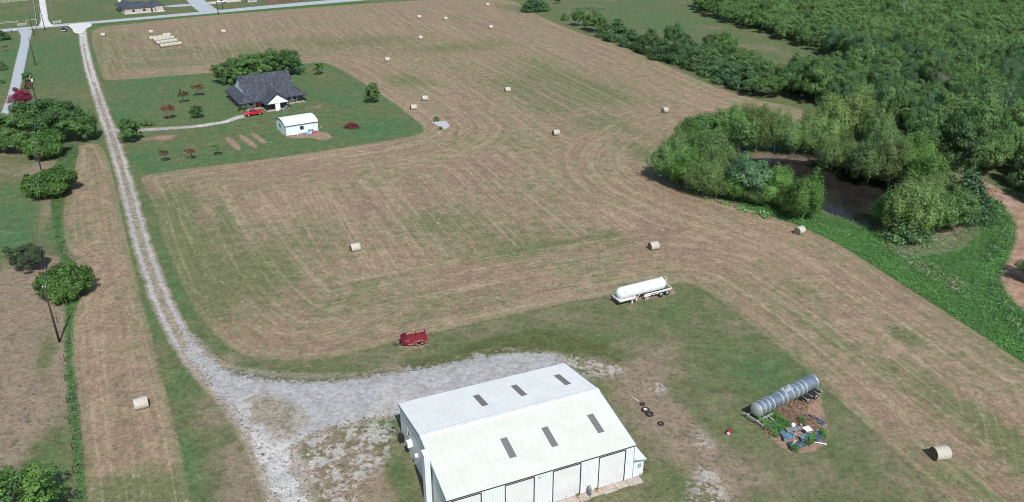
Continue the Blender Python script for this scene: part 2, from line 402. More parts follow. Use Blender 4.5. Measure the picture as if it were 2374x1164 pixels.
# ------------------------------------------------------------------ ground material
def ground_material():
    t = NT('land_cover')
    P = t.geo()
    nb = t.noise(P, .045, 6, .65)          # broad
    nm = t.noise(P, .22, 9, .76)           # metres, kept rough so distance stays grainy
    nm2 = t.noise(t.vmath('ADD', P, (310, 40, 7)), .45, 6, .64)
    nf = t.noise(P, 1.5, 5, .66)           # tufts
    nff = t.noise(P, 6.5, 3, .7)
    w1 = t.math('SUBTRACT', nm, .5); w2 = t.math('SUBTRACT', nf, .5); w3 = t.math('SUBTRACT', nb, .5)
    w4 = t.math('SUBTRACT', nm2, .5)
    green = t.attr('green')
    def edge(name, amp=1.0, fine=.8, soft=.25, off=0.0):
        x = t.math('ADD', t.attr(name), t.math('ADD', t.math('MULTIPLY', w1, amp * 2), t.math('MULTIPLY', w2, fine * 2)))
        return t.step(x, off - soft, off + soft)
    # lawn / pasture
    lv = t.math('ADD', t.math('ADD', t.math('ADD', t.math('MULTIPLY', green, .32), t.math('SUBTRACT', t.math('MULTIPLY', edge('lawn', .5, .5, .5), .22), t.math('MULTIPLY', edge('southlawn', 1.5, 1, 1), .20))), .56), t.math('ADD', t.math('MULTIPLY', w3, 1.5), t.math('ADD', t.math('MULTIPLY', w1, 1.5), t.math('MULTIPLY', w2, 1.0))))
    lawn = t.mix(t.step(lv, -.1, .55), (.245, .190, .138), (.118, .138, .062))
    lawn = t.mix(t.step(lv, .40, 1.15), lawn, (.064, .146, .056))
    lawn = t.mix(t.step(w4, .02, .22, .0, .55), lawn, (.155, .195, .090))
    lawn = t.mix(t.step(w4, -.02, -.22, 0, .50), lawn, (.050, .088, .042))
    lawn = t.mix(t.math('MULTIPLY', t.step(nf, .47, .36), .55), lawn, (.038, .065, .032))
    lawn = t.mix(t.math('MULTIPLY', t.step(nf, .56, .68), .35), lawn, (.20, .21, .12))
    # hay stubble with windrow streaks
    st = t.attr('stripe'); xyz = t.sep(P)
    v1 = t.comb(t.math('MULTIPLY', st, .85), t.math('MULTIPLY', xyz[0], .11), t.math('MULTIPLY', xyz[1], .11))
    s1 = t.noise(v1, 1.0, 7, .78)
    v2 = t.comb(t.math('MULTIPLY', st, 2.2), t.math('MULTIPLY', xyz[0], .50), t.math('MULTIPLY', xyz[1], .50))
    s2 = t.noise(v2, 1.0, 6, .80)
    wob = t.math('ADD', st, t.math('ADD', t.math('MULTIPLY', w1, 1.6), t.math('MULTIPLY', w3, 14.0)))
    s3 = t.noise(t.comb(t.math('MULTIPLY', st, 1.15), t.math('MULTIPLY', xyz[0], .022), t.math('MULTIPLY', xyz[1], .022)), 1.0, 3, .6)
    per = t.math('SINE', t.math('MULTIPLY', wob, 2 * math.pi / 4.8))
    d1 = t.math('SUBTRACT', s1, .5)
    hv = t.math('ADD', t.math('MULTIPLY', d1, 2.0), t.math('ADD', t.math('MULTIPLY', per, .05), t.math('ADD', t.math('MULTIPLY', w3, 1.5), t.math('MULTIPLY', w1, 1.3))))
    hay = t.mix(t.step(hv, -.5, .5), (.225, .158, .110), (.325, .252, .172))
    hg = t.math('ADD', t.math('MULTIPLY', green, .80), t.math('ADD', t.math('MULTIPLY', w3, 1.5), t.math('ADD', t.math('MULTIPLY', w4, 1.9), t.math('ADD', .20, t.math('MULTIPLY', d1, 1.0)))))
    hay = t.mix(t.step(hg, -.05, .85, 0, .92), hay, (.122, .148, .064))
    fleck = t.math('MULTIPLY', t.step(s2, .54, .70), t.step(t.math('ADD', per, t.math('MULTIPLY', w4, 5)), -.3, 1.0))
    hay = t.mix(t.math('MULTIPLY', fleck, .60), hay, (.54, .46, .35))
    line = t.math('MULTIPLY', t.step(per, .86, .98), t.step(w4, -.04, .14))
    hay = t.mix(t.math('MULTIPLY', line, .15), hay, (.52, .46, .36))
    hay = t.mix(t.math('MULTIPLY', t.step(s2, .46, .33), .42), hay, (.115, .105, .062))
    hay = t.mix(t.step(s3, .50, .68, 0, .22), hay, (.48, .39, .275))
    hay = t.mix(t.step(s3, .50, .34, 0, .27), hay, (.135, .115, .075))
    hay = t.mix(t.math('MULTIPLY', t.step(nf, .46, .36), .50), hay, (.12, .105, .065))
    hay = t.mix(t.math('MULTIPLY', t.step(nf, .57, .70), .35), hay, (.52, .43, .31))
    # a greener rim just inside the mown edge
    rim = t.math('MULTIPLY', t.step(t.attr('hay'), 1.8, .2), .35)
    hay = t.mix(rim, hay, (.16, .17, .085))
    col = t.mix(edge('hay', .5, .5, .25), lawn, hay)
    # bare, reddish earth
    dirt = t.mix(t.step(nf, .3, .7), (.25, .155, .115), (.36, .245, .185))
    dmask = None
    for nm_ in ('trailerdirt', 'junkdirt', 'horsedirt', 'sheddirt', 'plotrows'):
        e = edge(nm_, .5, .6, .3)
        dmask = e if dmask is None else t.math('MAXIMUM', dmask, e)
    col = t.mix(t.math('MULTIPLY', dmask, .85), col, dirt)
    # lush tall ground cover underneath the weeds
    lushc = t.mix(t.step(nf, .3, .72), (.035, .085, .022), (.085, .19, .05))
    lushc = t.mix(t.step(nm, .5, .7, 0, .5), lushc, (.13, .17, .09))
    lm = edge('lush', .3, .5, .2)
    for nm_ in ('ditch', 'weedstrip'):
        lm = t.math('MAXIMUM', lm, edge(nm_, .5, .6, .3))
    col = t.mix(lm, col, lushc)
    dead = t.mix(t.step(nf, .3, .7), (.19, .15, .11), (.33, .28, .22))
    col = t.mix(t.math('MULTIPLY', edge('deadgrass', 1.0, 1.0, .6), .8), col, dead)
    col = t.mix(edge('path', .5, .5, .3), col, t.mix(t.step(nm, .3, .7), (.23, .125, .085), (.40, .30, .22)))
    col = t.mix(edge('shore', .3, .3, .3), col, (.15, .115, .085))
    col = t.mix(t.step(t.attr('pond'), -.2, .8), col, (.045, .035, .028))
    # gravel
    grav = t.mix(t.step(nf, .25, .75), (.285, .285, .285), (.405, .408, .412))
    grav = t.mix(t.step(nff, .45, .75, 0, .35), grav, (.30, .29, .28))
    grav = t.mix(t.step(nb, .45, .65, 0, .5), grav, (.47, .44, .41))
    grav = t.mix(t.math('MULTIPLY', edge('white', 1.0, 1.0, 1.0), t.step(nm, .35, .6, .3, .9)), grav, (.52, .51, .49))
    median = t.mix(t.step(nf, .35, .65), (.26, .19, .14), (.40, .35, .29))
    median = t.mix(t.step(nm, .45, .65, 0, .8), median, (.13, .15, .08))
    def tracks(name, half=.95, wid=.55, vergew=1.9, amp=.35):
        a = t.math('ABSOLUTE', t.attr(name))
        an = t.math('ADD', a, t.math('ADD', t.math('MULTIPLY', w1, amp * 2), t.math('MULTIPLY', w2, amp * 1.6)))
        tr = t.step(t.math('ABSOLUTE', t.math('SUBTRACT', an, half)), wid + .15, wid - .15)
        med = t.step(an, vergew + .3, vergew - .2)
        return tr, med
    sc_ = t.math('MULTIPLY', edge('scatter', 1.5, 1.0, 1.2), t.step(t.math('ADD', nm2, t.math('MULTIPLY', w2, .8)), .47, .56))
    col = t.mix(t.math('MULTIPLY', sc_, .85), col, t.mix(t.step(nff, .4, .6), grav, (.44, .41, .36)))
    ym = t.math('MULTIPLY', edge('yard', 2.4, 2.2, .3), t.math('SUBTRACT', 1.0, t.math('MULTIPLY', t.step(t.math('ADD', nm, t.math('MULTIPLY', w2, .6)), .57, .68), t.step(t.attr('yard'), 9.0, 1.0, .25, .95))))
    ym = t.math('MULTIPLY', ym, t.math('SUBTRACT', 1.0, t.math('MULTIPLY', edge('yardpatch', 5.0, 4.0, .5), .97)))
    for nm_, h_, w_, v_, am_, gain in (('track', .95, .36, 1.75, .7, .95), ('spur', .7, .5, 1.6, .9, .9), ('second', .95, .7, 2.4, 1.0, .95), ('side', .0, .38, .9, .8, .85)):
        tr, med = tracks(nm_, h_, w_, v_, am_)
        outside = t.step(t.attr('yard'), .5, -1.0) if nm_ in ('track', 'second', 'side') else 1.0
        col = t.mix(t.math('MULTIPLY', t.math('MULTIPLY', med, .85 * gain), outside), col, median)
        col = t.mix(t.math('MULTIPLY', tr, gain), col, grav)
    hl = edge('yard', 1.0, 1.2, .5, -1.0)
    col = t.mix(t.math('MULTIPLY', hl, .8), col, t.mix(t.step(nf, .4, .6), (.24, .19, .135), (.36, .33, .29)))
    col = t.mix(ym, col, grav)
    tuft = t.math('MULTIPLY', t.math('MULTIPLY', t.step(t.attr('yard'), 3.5, 0.0), t.step(t.attr('yard'), -2.5, -.5)), t.step(nf, .56, .62))
    col = t.mix(t.math('MULTIPLY', tuft, .9), col, (.095, .10, .045))
    col = t.mix(t.math('MULTIPLY', t.math('MULTIPLY', edge('tufts', 1.2, 1.2, .8), t.step(t.math('ADD', nf, t.math('MULTIPLY', w4, .7)), .43, .50)), .95), col, t.mix(nff, (.050, .064, .022), (.12, .13, .05)))
    # chalky white wash where the hill drive is worn
    # pavement
    pav = t.mix(t.step(nf, .3, .7), (.34, .375, .41), (.41, .445, .48))
    pm = None
    for nm_ in ('road', 'street', 'houseapron', 'ndrive', 'ldrive', 'apron'):
        e = edge(nm_, .25, .35, .25)
        pm = e if pm is None else t.math('MAXIMUM', pm, e)
    pav = t.mix(t.math('MULTIPLY', t.math('MAXIMUM', edge('ndrive', .2, .2, .3), edge('apron', .2, .2, .3)), t.step(nm, .3, .7, .5, 1)), pav, (.66, .65, .63))
    col = t.mix(pm, col, pav)
    # cut grass tone variation by eye-sized clumps
    ga = t.step(t.noise(P, 3.6, 3, .6), .32, .68); gb = t.step(t.noise(P, 1.25, 3, .6), .32, .68); gc = t.step(t.noise(P, .42, 4, .6), .32, .68)
    gm = t.math('ADD', .60, t.math('ADD', t.math('MULTIPLY', ga, .30), t.math('ADD', t.math('MULTIPLY', gb, .26), t.math('MULTIPLY', gc, .22))))
    gm = t.math('ADD', 1.0, t.math('MULTIPLY', t.math('SUBTRACT', gm, 1.0), t.math('SUBTRACT', 1.0, t.math('MULTIPLY', pm, .7))))
    col = t.mix(1.0, col, t.comb(gm, gm, gm), 'MULTIPLY')
    h = t.math('ADD', t.math('MULTIPLY', nf, .7), t.math('MULTIPLY', nff, .3))
    t.bsdf(col, .92, 0, .15, t.bump(h, .55, .25))
    return t.m
M_GROUND = ground_material()

# ------------------------------------------------------------------ ground mesh: one continuous land surface, finest close to the farm
def build_ground():
    na, nr = 430, 560
    az = np.radians(np.linspace(-47, 47, na + 1)); rr = np.exp(np.linspace(math.log(48), math.log(720), nr + 1))
    RR, AZ = np.meshgrid(rr, az, indexing='ij')
    P = np.stack([RR * np.sin(AZ), RR * np.cos(AZ)], -1).reshape(-1, 2)
    A = zone_fields(P)
    z = -1.6 * np.clip((A['pond'] + .3) / 4.5, 0, 1)
    co_ = np.column_stack([P, z])
    idx = np.arange((nr + 1) * (na + 1)).reshape(nr + 1, na + 1)
    fc = np.stack([idx[:-1, :-1], idx[:-1, 1:], idx[1:, 1:], idx[1:, :-1]], -1).reshape(-1, 4)[:, ::-1]
    def fm(k): return A[k][fc].mean(1)
    zone = np.zeros(len(fc), int)
    zone[(fm('lawn') > 0) | (fm('southlawn') > 0)] = 1
    zone[fm('hay') > 0] = 2
    zone[fm('path') > 0] = 3
    zone[(fm('yard') > -.3) | (fm('track') < 1.9) | (fm('spur') < 1.5) | (fm('second') < 1.9)] = 4
    pv = np.maximum.reduce([fm(k) for k in ('ndrive', 'ldrive', 'apron', 'houseapron')])
    zone[pv > 0] = 6
    zone[np.maximum(fm('road'), fm('street')) > 0] = 5
    names = ['ground', 'lawn', 'hay_field', 'dirt_path', 'gravel_driveway', 'road', 'pavement']
    # the land carries on all round, out to the horizon
    ring = []
    ra = np.radians(np.linspace(47, 313, 60)); rad = [0.5, 48, 200, 720]
    ev, ef = [], []
    def quadring(a_list, r_list):
        b = len(ev)
        for r_ in r_list:
            for a_ in a_list: ev.append((r_ * math.sin(a_), r_ * math.cos(a_), 0.0))
        m_ = len(a_list)
        for i in range(len(r_list) - 1):
            for j in range(m_ - 1):
                ef.append((b + i * m_ + j + 1, b + i * m_ + j, b + (i + 1) * m_ + j, b + (i + 1) * m_ + j + 1)[::-1])
    quadring(ra, rad)
    quadring(np.radians(np.linspace(-47, 47, 30)), [.5, 48])
    quadring(np.radians(np.linspace(0, 360, 120)), [720, 1500, 4000, 12000])
    for zi, name in enumerate(names):
        sel = fc[zone == zi]
        used, inv = np.unique(sel, return_inverse=True)
        V = co_[used]; Fq = inv.reshape(-1, 4)
        at = {k: A[k][used] for k in A}
        if zi == 0:
            n0 = len(V)
            e = np.array(ev); V = np.vstack([V, e]); Fq = np.vstack([Fq, np.array(ef) + n0])
            at = {k: np.concatenate([at[k], np.full(len(e), -30.0 if k != 'green' else 0.0)]) for k in at}
        me = bpy.data.meshes.new(name)
        me.vertices.add(len(V)); me.vertices.foreach_set('co', V.astype(np.float32).ravel())
        me.loops.add(len(Fq) * 4); me.loops.foreach_set('vertex_index', Fq.astype(np.int32).ravel())
        me.polygons.add(len(Fq)); me.polygons.foreach_set('loop_start', (np.arange(len(Fq)) * 4).astype(np.int32))
        me.update(calc_edges=True)
        me.polygons.foreach_set('use_smooth', np.ones(len(Fq), bool))
        for k in at:
            a_ = me.attributes.new(k, 'FLOAT', 'POINT'); a_.data.foreach_set('value', at[k].astype(np.float32))
        me.materials.append(M_GROUND)
        o = bpy.data.objects.new(name, me); COL.objects.link(o); tag(o, kind='structure')
build_ground()

# pond water
def build_water():
    t = NT('pond_water'); P = t.geo()
    n1 = t.noise(P, .25, 3); n2 = t.noise(P, 3.0, 3)
    c = t.mix(t.step(n1, .3, .7), (.014, .013, .013), (.022, .020, .019))
    t.bsdf(c, .09, 0, .5, t.bump(n2, .05, .02), IOR=1.33)
    m = MB()
    big = smooth(W2(Z['pond']), 2)
    cen = big.mean(0); big = cen + (big - cen) * 1.02
    m.add([(x, y, -.28) for x, y in big], [tuple(range(len(big)))])
    o = m.build('water', t.m); tag(o, kind='structure')
build_water()

# ------------------------------------------------------------------ foliage
def leaf_mesh(name, C, N, SZ, V, mat, aspect=1.0):
    n = len(C)
    N = N / np.maximum(np.linalg.norm(N, axis=1, keepdims=True), 1e-6)
    rv = rng.normal(size=(n, 3)); T = np.cross(N, rv); T /= np.maximum(np.linalg.norm(T, axis=1, keepdims=True), 1e-6)
    B = np.cross(N, T)
    SZ = SZ[:, None]
    bend = N * SZ * .25
    v = np.stack([C - T * SZ * aspect - bend, C - B * SZ * .62 , C + T * SZ * aspect - bend, C + B * SZ * .62], 1).reshape(-1, 3)
    me = bpy.data.meshes.new(name)
    me.vertices.add(4 * n); me.vertices.foreach_set('co', v.astype(np.float32).ravel())
    me.loops.add(4 * n); me.loops.foreach_set('vertex_index', np.arange(4 * n, dtype=np.int32))
    me.polygons.add(n); me.polygons.foreach_set('loop_start', (np.arange(n) * 4).astype(np.int32))
    me.update(calc_edges=True)
    a = me.attributes.new('v', 'FLOAT', 'FACE'); a.data.foreach_set('value', np.clip(V, 0, 1).astype(np.float32))
    me.materials.append(mat)
    return me

def crown_points(style, r, h, base, n, lobes, seed, leaf):
    """leaf positions for a crown reaching from height base to h with radius r"""
    g = np.random.default_rng(seed)
    cz, hz = (h + base) / 2, (h - base) / 2
    L = []
    hm = [(g.integers(1, 4), g.integers(0, 3), g.uniform(0, 6.28), g.uniform(.05, .15)) for _ in range(5)]
    irr = lambda a, ph: 1 + sum(w_ * math.sin(m_ * a + n_ * ph * 2 + f_) for m_, n_, f_, w_ in hm)
    for i in range(lobes):
        a = g.uniform(0, 2 * math.pi)
        if style == 'cedar':
            t = g.uniform(0, 1) ** 1.25
            rad = r * (1 - t) ** .8 * g.uniform(.65, 1.0)
            p = (rad * math.cos(a), rad * math.sin(a), base + t * (h - base) * .97)
            q = r * (.16 + .17 * (1 - t)) * g.uniform(.8, 1.25)
            sc = (q, q, q * .75)
        else:
            ph = math.acos(g.uniform(-.75, 1)) if style != 'vase' else math.acos(g.uniform(.0, 1))
            k = g.uniform(.5, .92) * irr(a, ph) * (1.0 if style == 'fine' else g.uniform(.9, 1.12))
            p = (r * k * math.sin(ph) * math.cos(a), r * k * math.sin(ph) * math.sin(a), cz + hz * k * math.cos(ph))
            q = r * g.uniform(.14, .27) if style != 'fine' else r * g.uniform(.12, .21)
            sc = (q, q, q * g.uniform(.75, 1.1))
            if style == 'willow':
                sc = (q * .85, q * .85, q * 1.35)
                if i % 6 == 0: p = (p[0] * .8, p[1] * .8, p[2] + hz * g.uniform(.15, .45)); sc = (q * .6, q * .6, q * 1.3)
        L.append((p, sc, g.uniform(-.30, .30)))
    pos = np.array([l[0] for l in L]); sc = np.array([l[1] for l in L]); lv = np.array([l[2] for l in L])
    wgt = sc[:, 0] ** 2; wgt /= wgt.sum()
    k = g.choice(len(L), n, p=wgt)
    d = g.normal(size=(n, 3)); d /= np.linalg.norm(d, axis=1, keepdims=True)
    rad = g.uniform(.35, 1.0, n) ** .45 * (1 + g.normal(size=n) * .10)
    if style == 'cedar':
        outw = pos[k] * [1, 1, 0]; outw /= np.maximum(np.linalg.norm(outw, axis=1, keepdims=True), 1e-5)
        spike = np.maximum(0, g.normal(size=n)) * .45
        C = pos[k] + d * rad[:, None] * sc[k] + (outw * 1.0 + [0, 0, .35]) * (spike * sc[k][:, 0])[:, None]
    elif style == 'willow':
        spike = np.maximum(0, g.normal(size=n)) ** 1.5 * .35
        C = pos[k] + d * (rad + spike)[:, None] * sc[k] + np.array([0, 0, -.25]) * (spike * sc[k][:, 0])[:, None]
    else:
        C = pos[k] + d * (rad + np.maximum(0, g.normal(size=n) - 1) * .25)[:, None] * sc[k]
    keep = C[:, 2] > base * .35
    cen = np.array([0, 0, cz * .9])
    N = d * .9 + (C - cen) / np.array([r, r, hz]) * .5 + g.normal(size=(n, 3)) * .45 + [0, 0, .35]
    V = .50 + lv[k] * 1.4 + g.normal(size=n) * .22
    return C[keep], N[keep], np.full(keep.sum(), leaf) * g.uniform(.65, 1.35, keep.sum()), V[keep]

M_BARK = mat_paint('bark', (.16, .125, .10), .9, var=.35, scale=5)
M_BARKP = mat_paint('pale_bark', (.42, .39, .35), .9, var=.25, scale=5)
M_OAK = mat_leaf('oak_leaves', (.036, .088, .034), (.135, .265, .105), (.175, .280, .085))
M_OAKD = mat_leaf('dark_leaves', (.036, .088, .030), (.135, .262, .088), (.16, .27, .09))
M_CEDAR = mat_leaf('cedar_sprays', (.030, .074, .034), (.110, .215, .095), (.12, .20, .07), .15)
M_CEDARY = mat_leaf('yellow_green_cedar_sprays', (.034, .082, .018), (.105, .205, .052), None, .2)  # yellow green leaf colour of the spreading cedars
M_WILLOW = mat_leaf('willow_leaves', (.075, .150, .055), (.225, .360, .140), (.25, .33, .11), .35)
M_POPLAR = mat_leaf('poplar_leaves', (.045, .105, .055), (.15, .27, .13), None, .3)
M_LIGHT = mat_leaf('light_leaves', (.058, .135, .034), (.20, .37, .10), None, .35)
M_MYRT = mat_leaf('rusty_leaves', (.06, .070, .028), (.20, .145, .075), (.26, .07, .06), .3)
M_PINK = mat_leaf('pink_blossom', (.11, .018, .035), (.30, .05, .10), None, .3)
M_WINE = mat_leaf('wine_leaves', (.032, .068, .030), (.10, .155, .08), (.11, .13, .07), .2)

PROTO = {}
def proto(kind, style, r, h, base, n, lobes, leaf, mat, seed, aspect=1.0, trunkmat=None, tr=.16):
    C, N, SZ, V = crown_points(style, r, h, base, n, lobes, seed, leaf)
    cm = leaf_mesh('crown', C, N, SZ, V, mat, aspect)
    g = random.Random(seed)
    m = MB()
    top = base + (h - base) * .45
    pts = [(0, 0, -.1), (g.uniform(-.1, .1), g.uniform(-.1, .1), base), (g.uniform(-.3, .3) * .5, g.uniform(-.3, .3) * .5, top)]
    m.tube(pts[0], pts[1], tr, tr * .75, 8); m.tube(pts[1], pts[2], tr * .75, tr * .4, 8)
    for i in range(9):
        a = i * 2.4 + g.uniform(-.4, .4); t = g.uniform(0, 1)
        p = Vector(pts[1]).lerp(Vector(pts[2]), t)
        e = Vector((math.cos(a) * r * g.uniform(.5, .8), math.sin(a) * r * g.uniform(.5, .8), p.z + (h - base) * g.uniform(.1, .35)))
        mid = p.lerp(e, .5) + Vector((0, 0, (h - base) * .04))
        m.tube(p, mid, tr * .4, tr * .25, 5); m.tube(mid, e, tr * .25, tr * .08, 5)
    to = m.build('trunk', trunkmat or M_BARK, None, fix=False)
    tm = to.data; bpy.data.objects.remove(to)
    PROTO.setdefault(kind, []).append((cm, tm, r, h))

def place_tree(kind, name, loc, r, h, label, cat='tree', group=None, mat=None, rz=None, vi=None):
    vs = PROTO[kind]
    cm, tm, r0, h0 = vs[random.randrange(len(vs)) if vi is None else vi % len(vs)]
    e = empty(name, loc, random.uniform(0, 6.28) if rz is None else rz, label, cat, group)
    e.scale = (r / r0, r / r0 * random.uniform(.93, 1.07), h / h0)
    for nm, me in (('crown', cm), ('trunk', tm)):
        o = bpy.data.objects.new(nm, me); COL.objects.link(o); o.parent = e
        if nm == 'crown' and mat:
            o.material_slots[0].link = 'OBJECT'; o.material_slots[0].material = mat
    return e

for sd in range(5): proto('oak', 'broad', 4.5, 9.6, 1.6, 8500, 95, .185, M_OAK, 20 + sd)
for sd in range(2): proto('oakfine', 'fine', 4.5, 8, 1.0, 14000, 110, .155, M_OAKD, 40 + sd)
for sd in range(4): proto('cedar', 'cedar', 4.5, 8.5, .5, 8000, 120, .20, M_CEDAR, 60 + sd, 1.5)
for sd in range(4): proto('willow', 'willow', 5, 9, .9, 17000, 125, .13, M_WILLOW, 80 + sd, 1.5, M_BARKP)
for sd in range(2): proto('hedge', 'fine', 4.0, 8.0, .1, 13000, 110, .15, M_OAKD, 180 + sd)
for sd in range(2): proto('round', 'fine', 3, 5.5, .9, 5200, 60, .16, M_LIGHT, 100 + sd)
for sd in range(3): proto('vase', 'vase', 1.75, 3.9, 1.2, 1700, 34, .11, M_MYRT, 120 + sd, tr=.07)
for sd in range(2): proto('bush', 'fine', 1.2, 1.5, .0, 1500, 40, .085, M_LIGHT, 140 + sd, tr=.06)
for sd in range(2): proto('cedarbush', 'fine', 4.5, 4.2, .2, 15000, 130, .15, M_CEDARY, 160 + sd, 1.7)

# ------------------------------------------------------------------ shared materials
M_ROOF_F = mat_ribbed('roof_sheet_sun_tone', (.63, .655, .60), 0, .305, .45, .955, .915, screws=1)  # white roof sheet, its colour toned warmer and darker for the sun-facing slope
M_ROOF_B = mat_ribbed('roof_sheet_sky_tone', (.75, .785, .765), 0, .305, .45, .955, .915, screws=1)  # same white sheet, cool cast of the slope turned from the sun put into colour
M_SHEET = mat_ribbed('white_wall_sheet', (.72, .77, .78), 'xy', .305, .5, .82, .915)
M_CAP = mat_ribbed('ridge_cap_sheet', (.68, .715, .71), 0, .305, .45, .80, 3.0)
M_BTRIM = mat_paint('slate_blue_trim', (.20, .28, .34), .5, var=.08)
M_DOORW = mat_ribbed('white_roll_door', (.71, .73, .73), 2, .17, .5, .88, 50)
M_DARK = mat_paint('dark_gap', (.02, .022, .025), .7)
M_SKYL = mat_ribbed('weathered_skylight', (.19, .185, .185), 0, .2, .55, .50, 9)
M_WHITE = mat_paint('white_paint', (.80, .81, .81), .45, var=.04)
M_CONC = mat_paint('concrete', (.40, .34, .30), .9, var=.2, scale=1.5, dirt=(.25, .18, .14))
M_CONCG = mat_paint('grey_concrete', (.42, .43, .45), .9, var=.15, scale=1.0, dirt=(.28, .27, .26))
M_SHING = None
def shingles(name, a, b):
    t = NT(name); o = t.obj()
    n = t.noise(o, 3.2, 4, .85); v = t.n('ShaderNodeTexVoronoi'); v.inputs['Scale'].default_value = 2.6
    t.set(v.inputs['Vector'], o)
    c = t.mix(t.step(n, .35, .65), a, b)
    c = t.mix(t.step(t.sep(v.outputs['Color'])[0], .72, .80, 0, .45), c, tuple(x * 2.1 for x in b))
    t.bsdf(c, .85, 0, .3)
    return t.m
M_SHING = shingles('charcoal_shingles', (.034, .041, .053), (.060, .070, .088))
M_SHING2 = shingles('slate_shingles', (.030, .042, .055), (.055, .072, .090))
M_BLACK = mat_paint('black_paint', (.02, .02, .022), .5)
M_STEEL = mat_paint('grey_steel', (.35, .37, .39), .4, metal=.6, var=.15, scale=4)
M_RUBBER = mat_paint('rubber', (.025, .025, .026), .85, var=.3, scale=6)
M_RIM = mat_paint('rim_metal', (.55, .57, .58), .4, metal=.5, var=.15)
M_GLASS = mat_paint('dark_glass', (.02, .026, .033), .08, spec=.8)
M_WOOD = mat_paint('dark_pole_wood', (.050, .036, .028), .9, var=.35, scale=3)
M_RED = mat_paint('red_car_paint', (.50, .015, .03), .3, var=.05, spec=.6)
M_NAVY = mat_paint('navy_car_paint', (.015, .022, .05), .25, var=.05, spec=.6)
M_WINER = mat_paint('faded_wine_paint', (.20, .022, .035), .6, var=.22, scale=3, dirt=(.12, .04, .035))
M_TANKW = mat_paint('white_tank_paint', (.70, .745, .77), .38, var=.03, scale=1.2, dirt=(.62, .66, .68))
M_YEL = mat_paint('ochre_plastic', (.45, .30, .08), .6)

def quad_wall(m, pts):
    return m.add(pts, [tuple(range(len(pts)))])

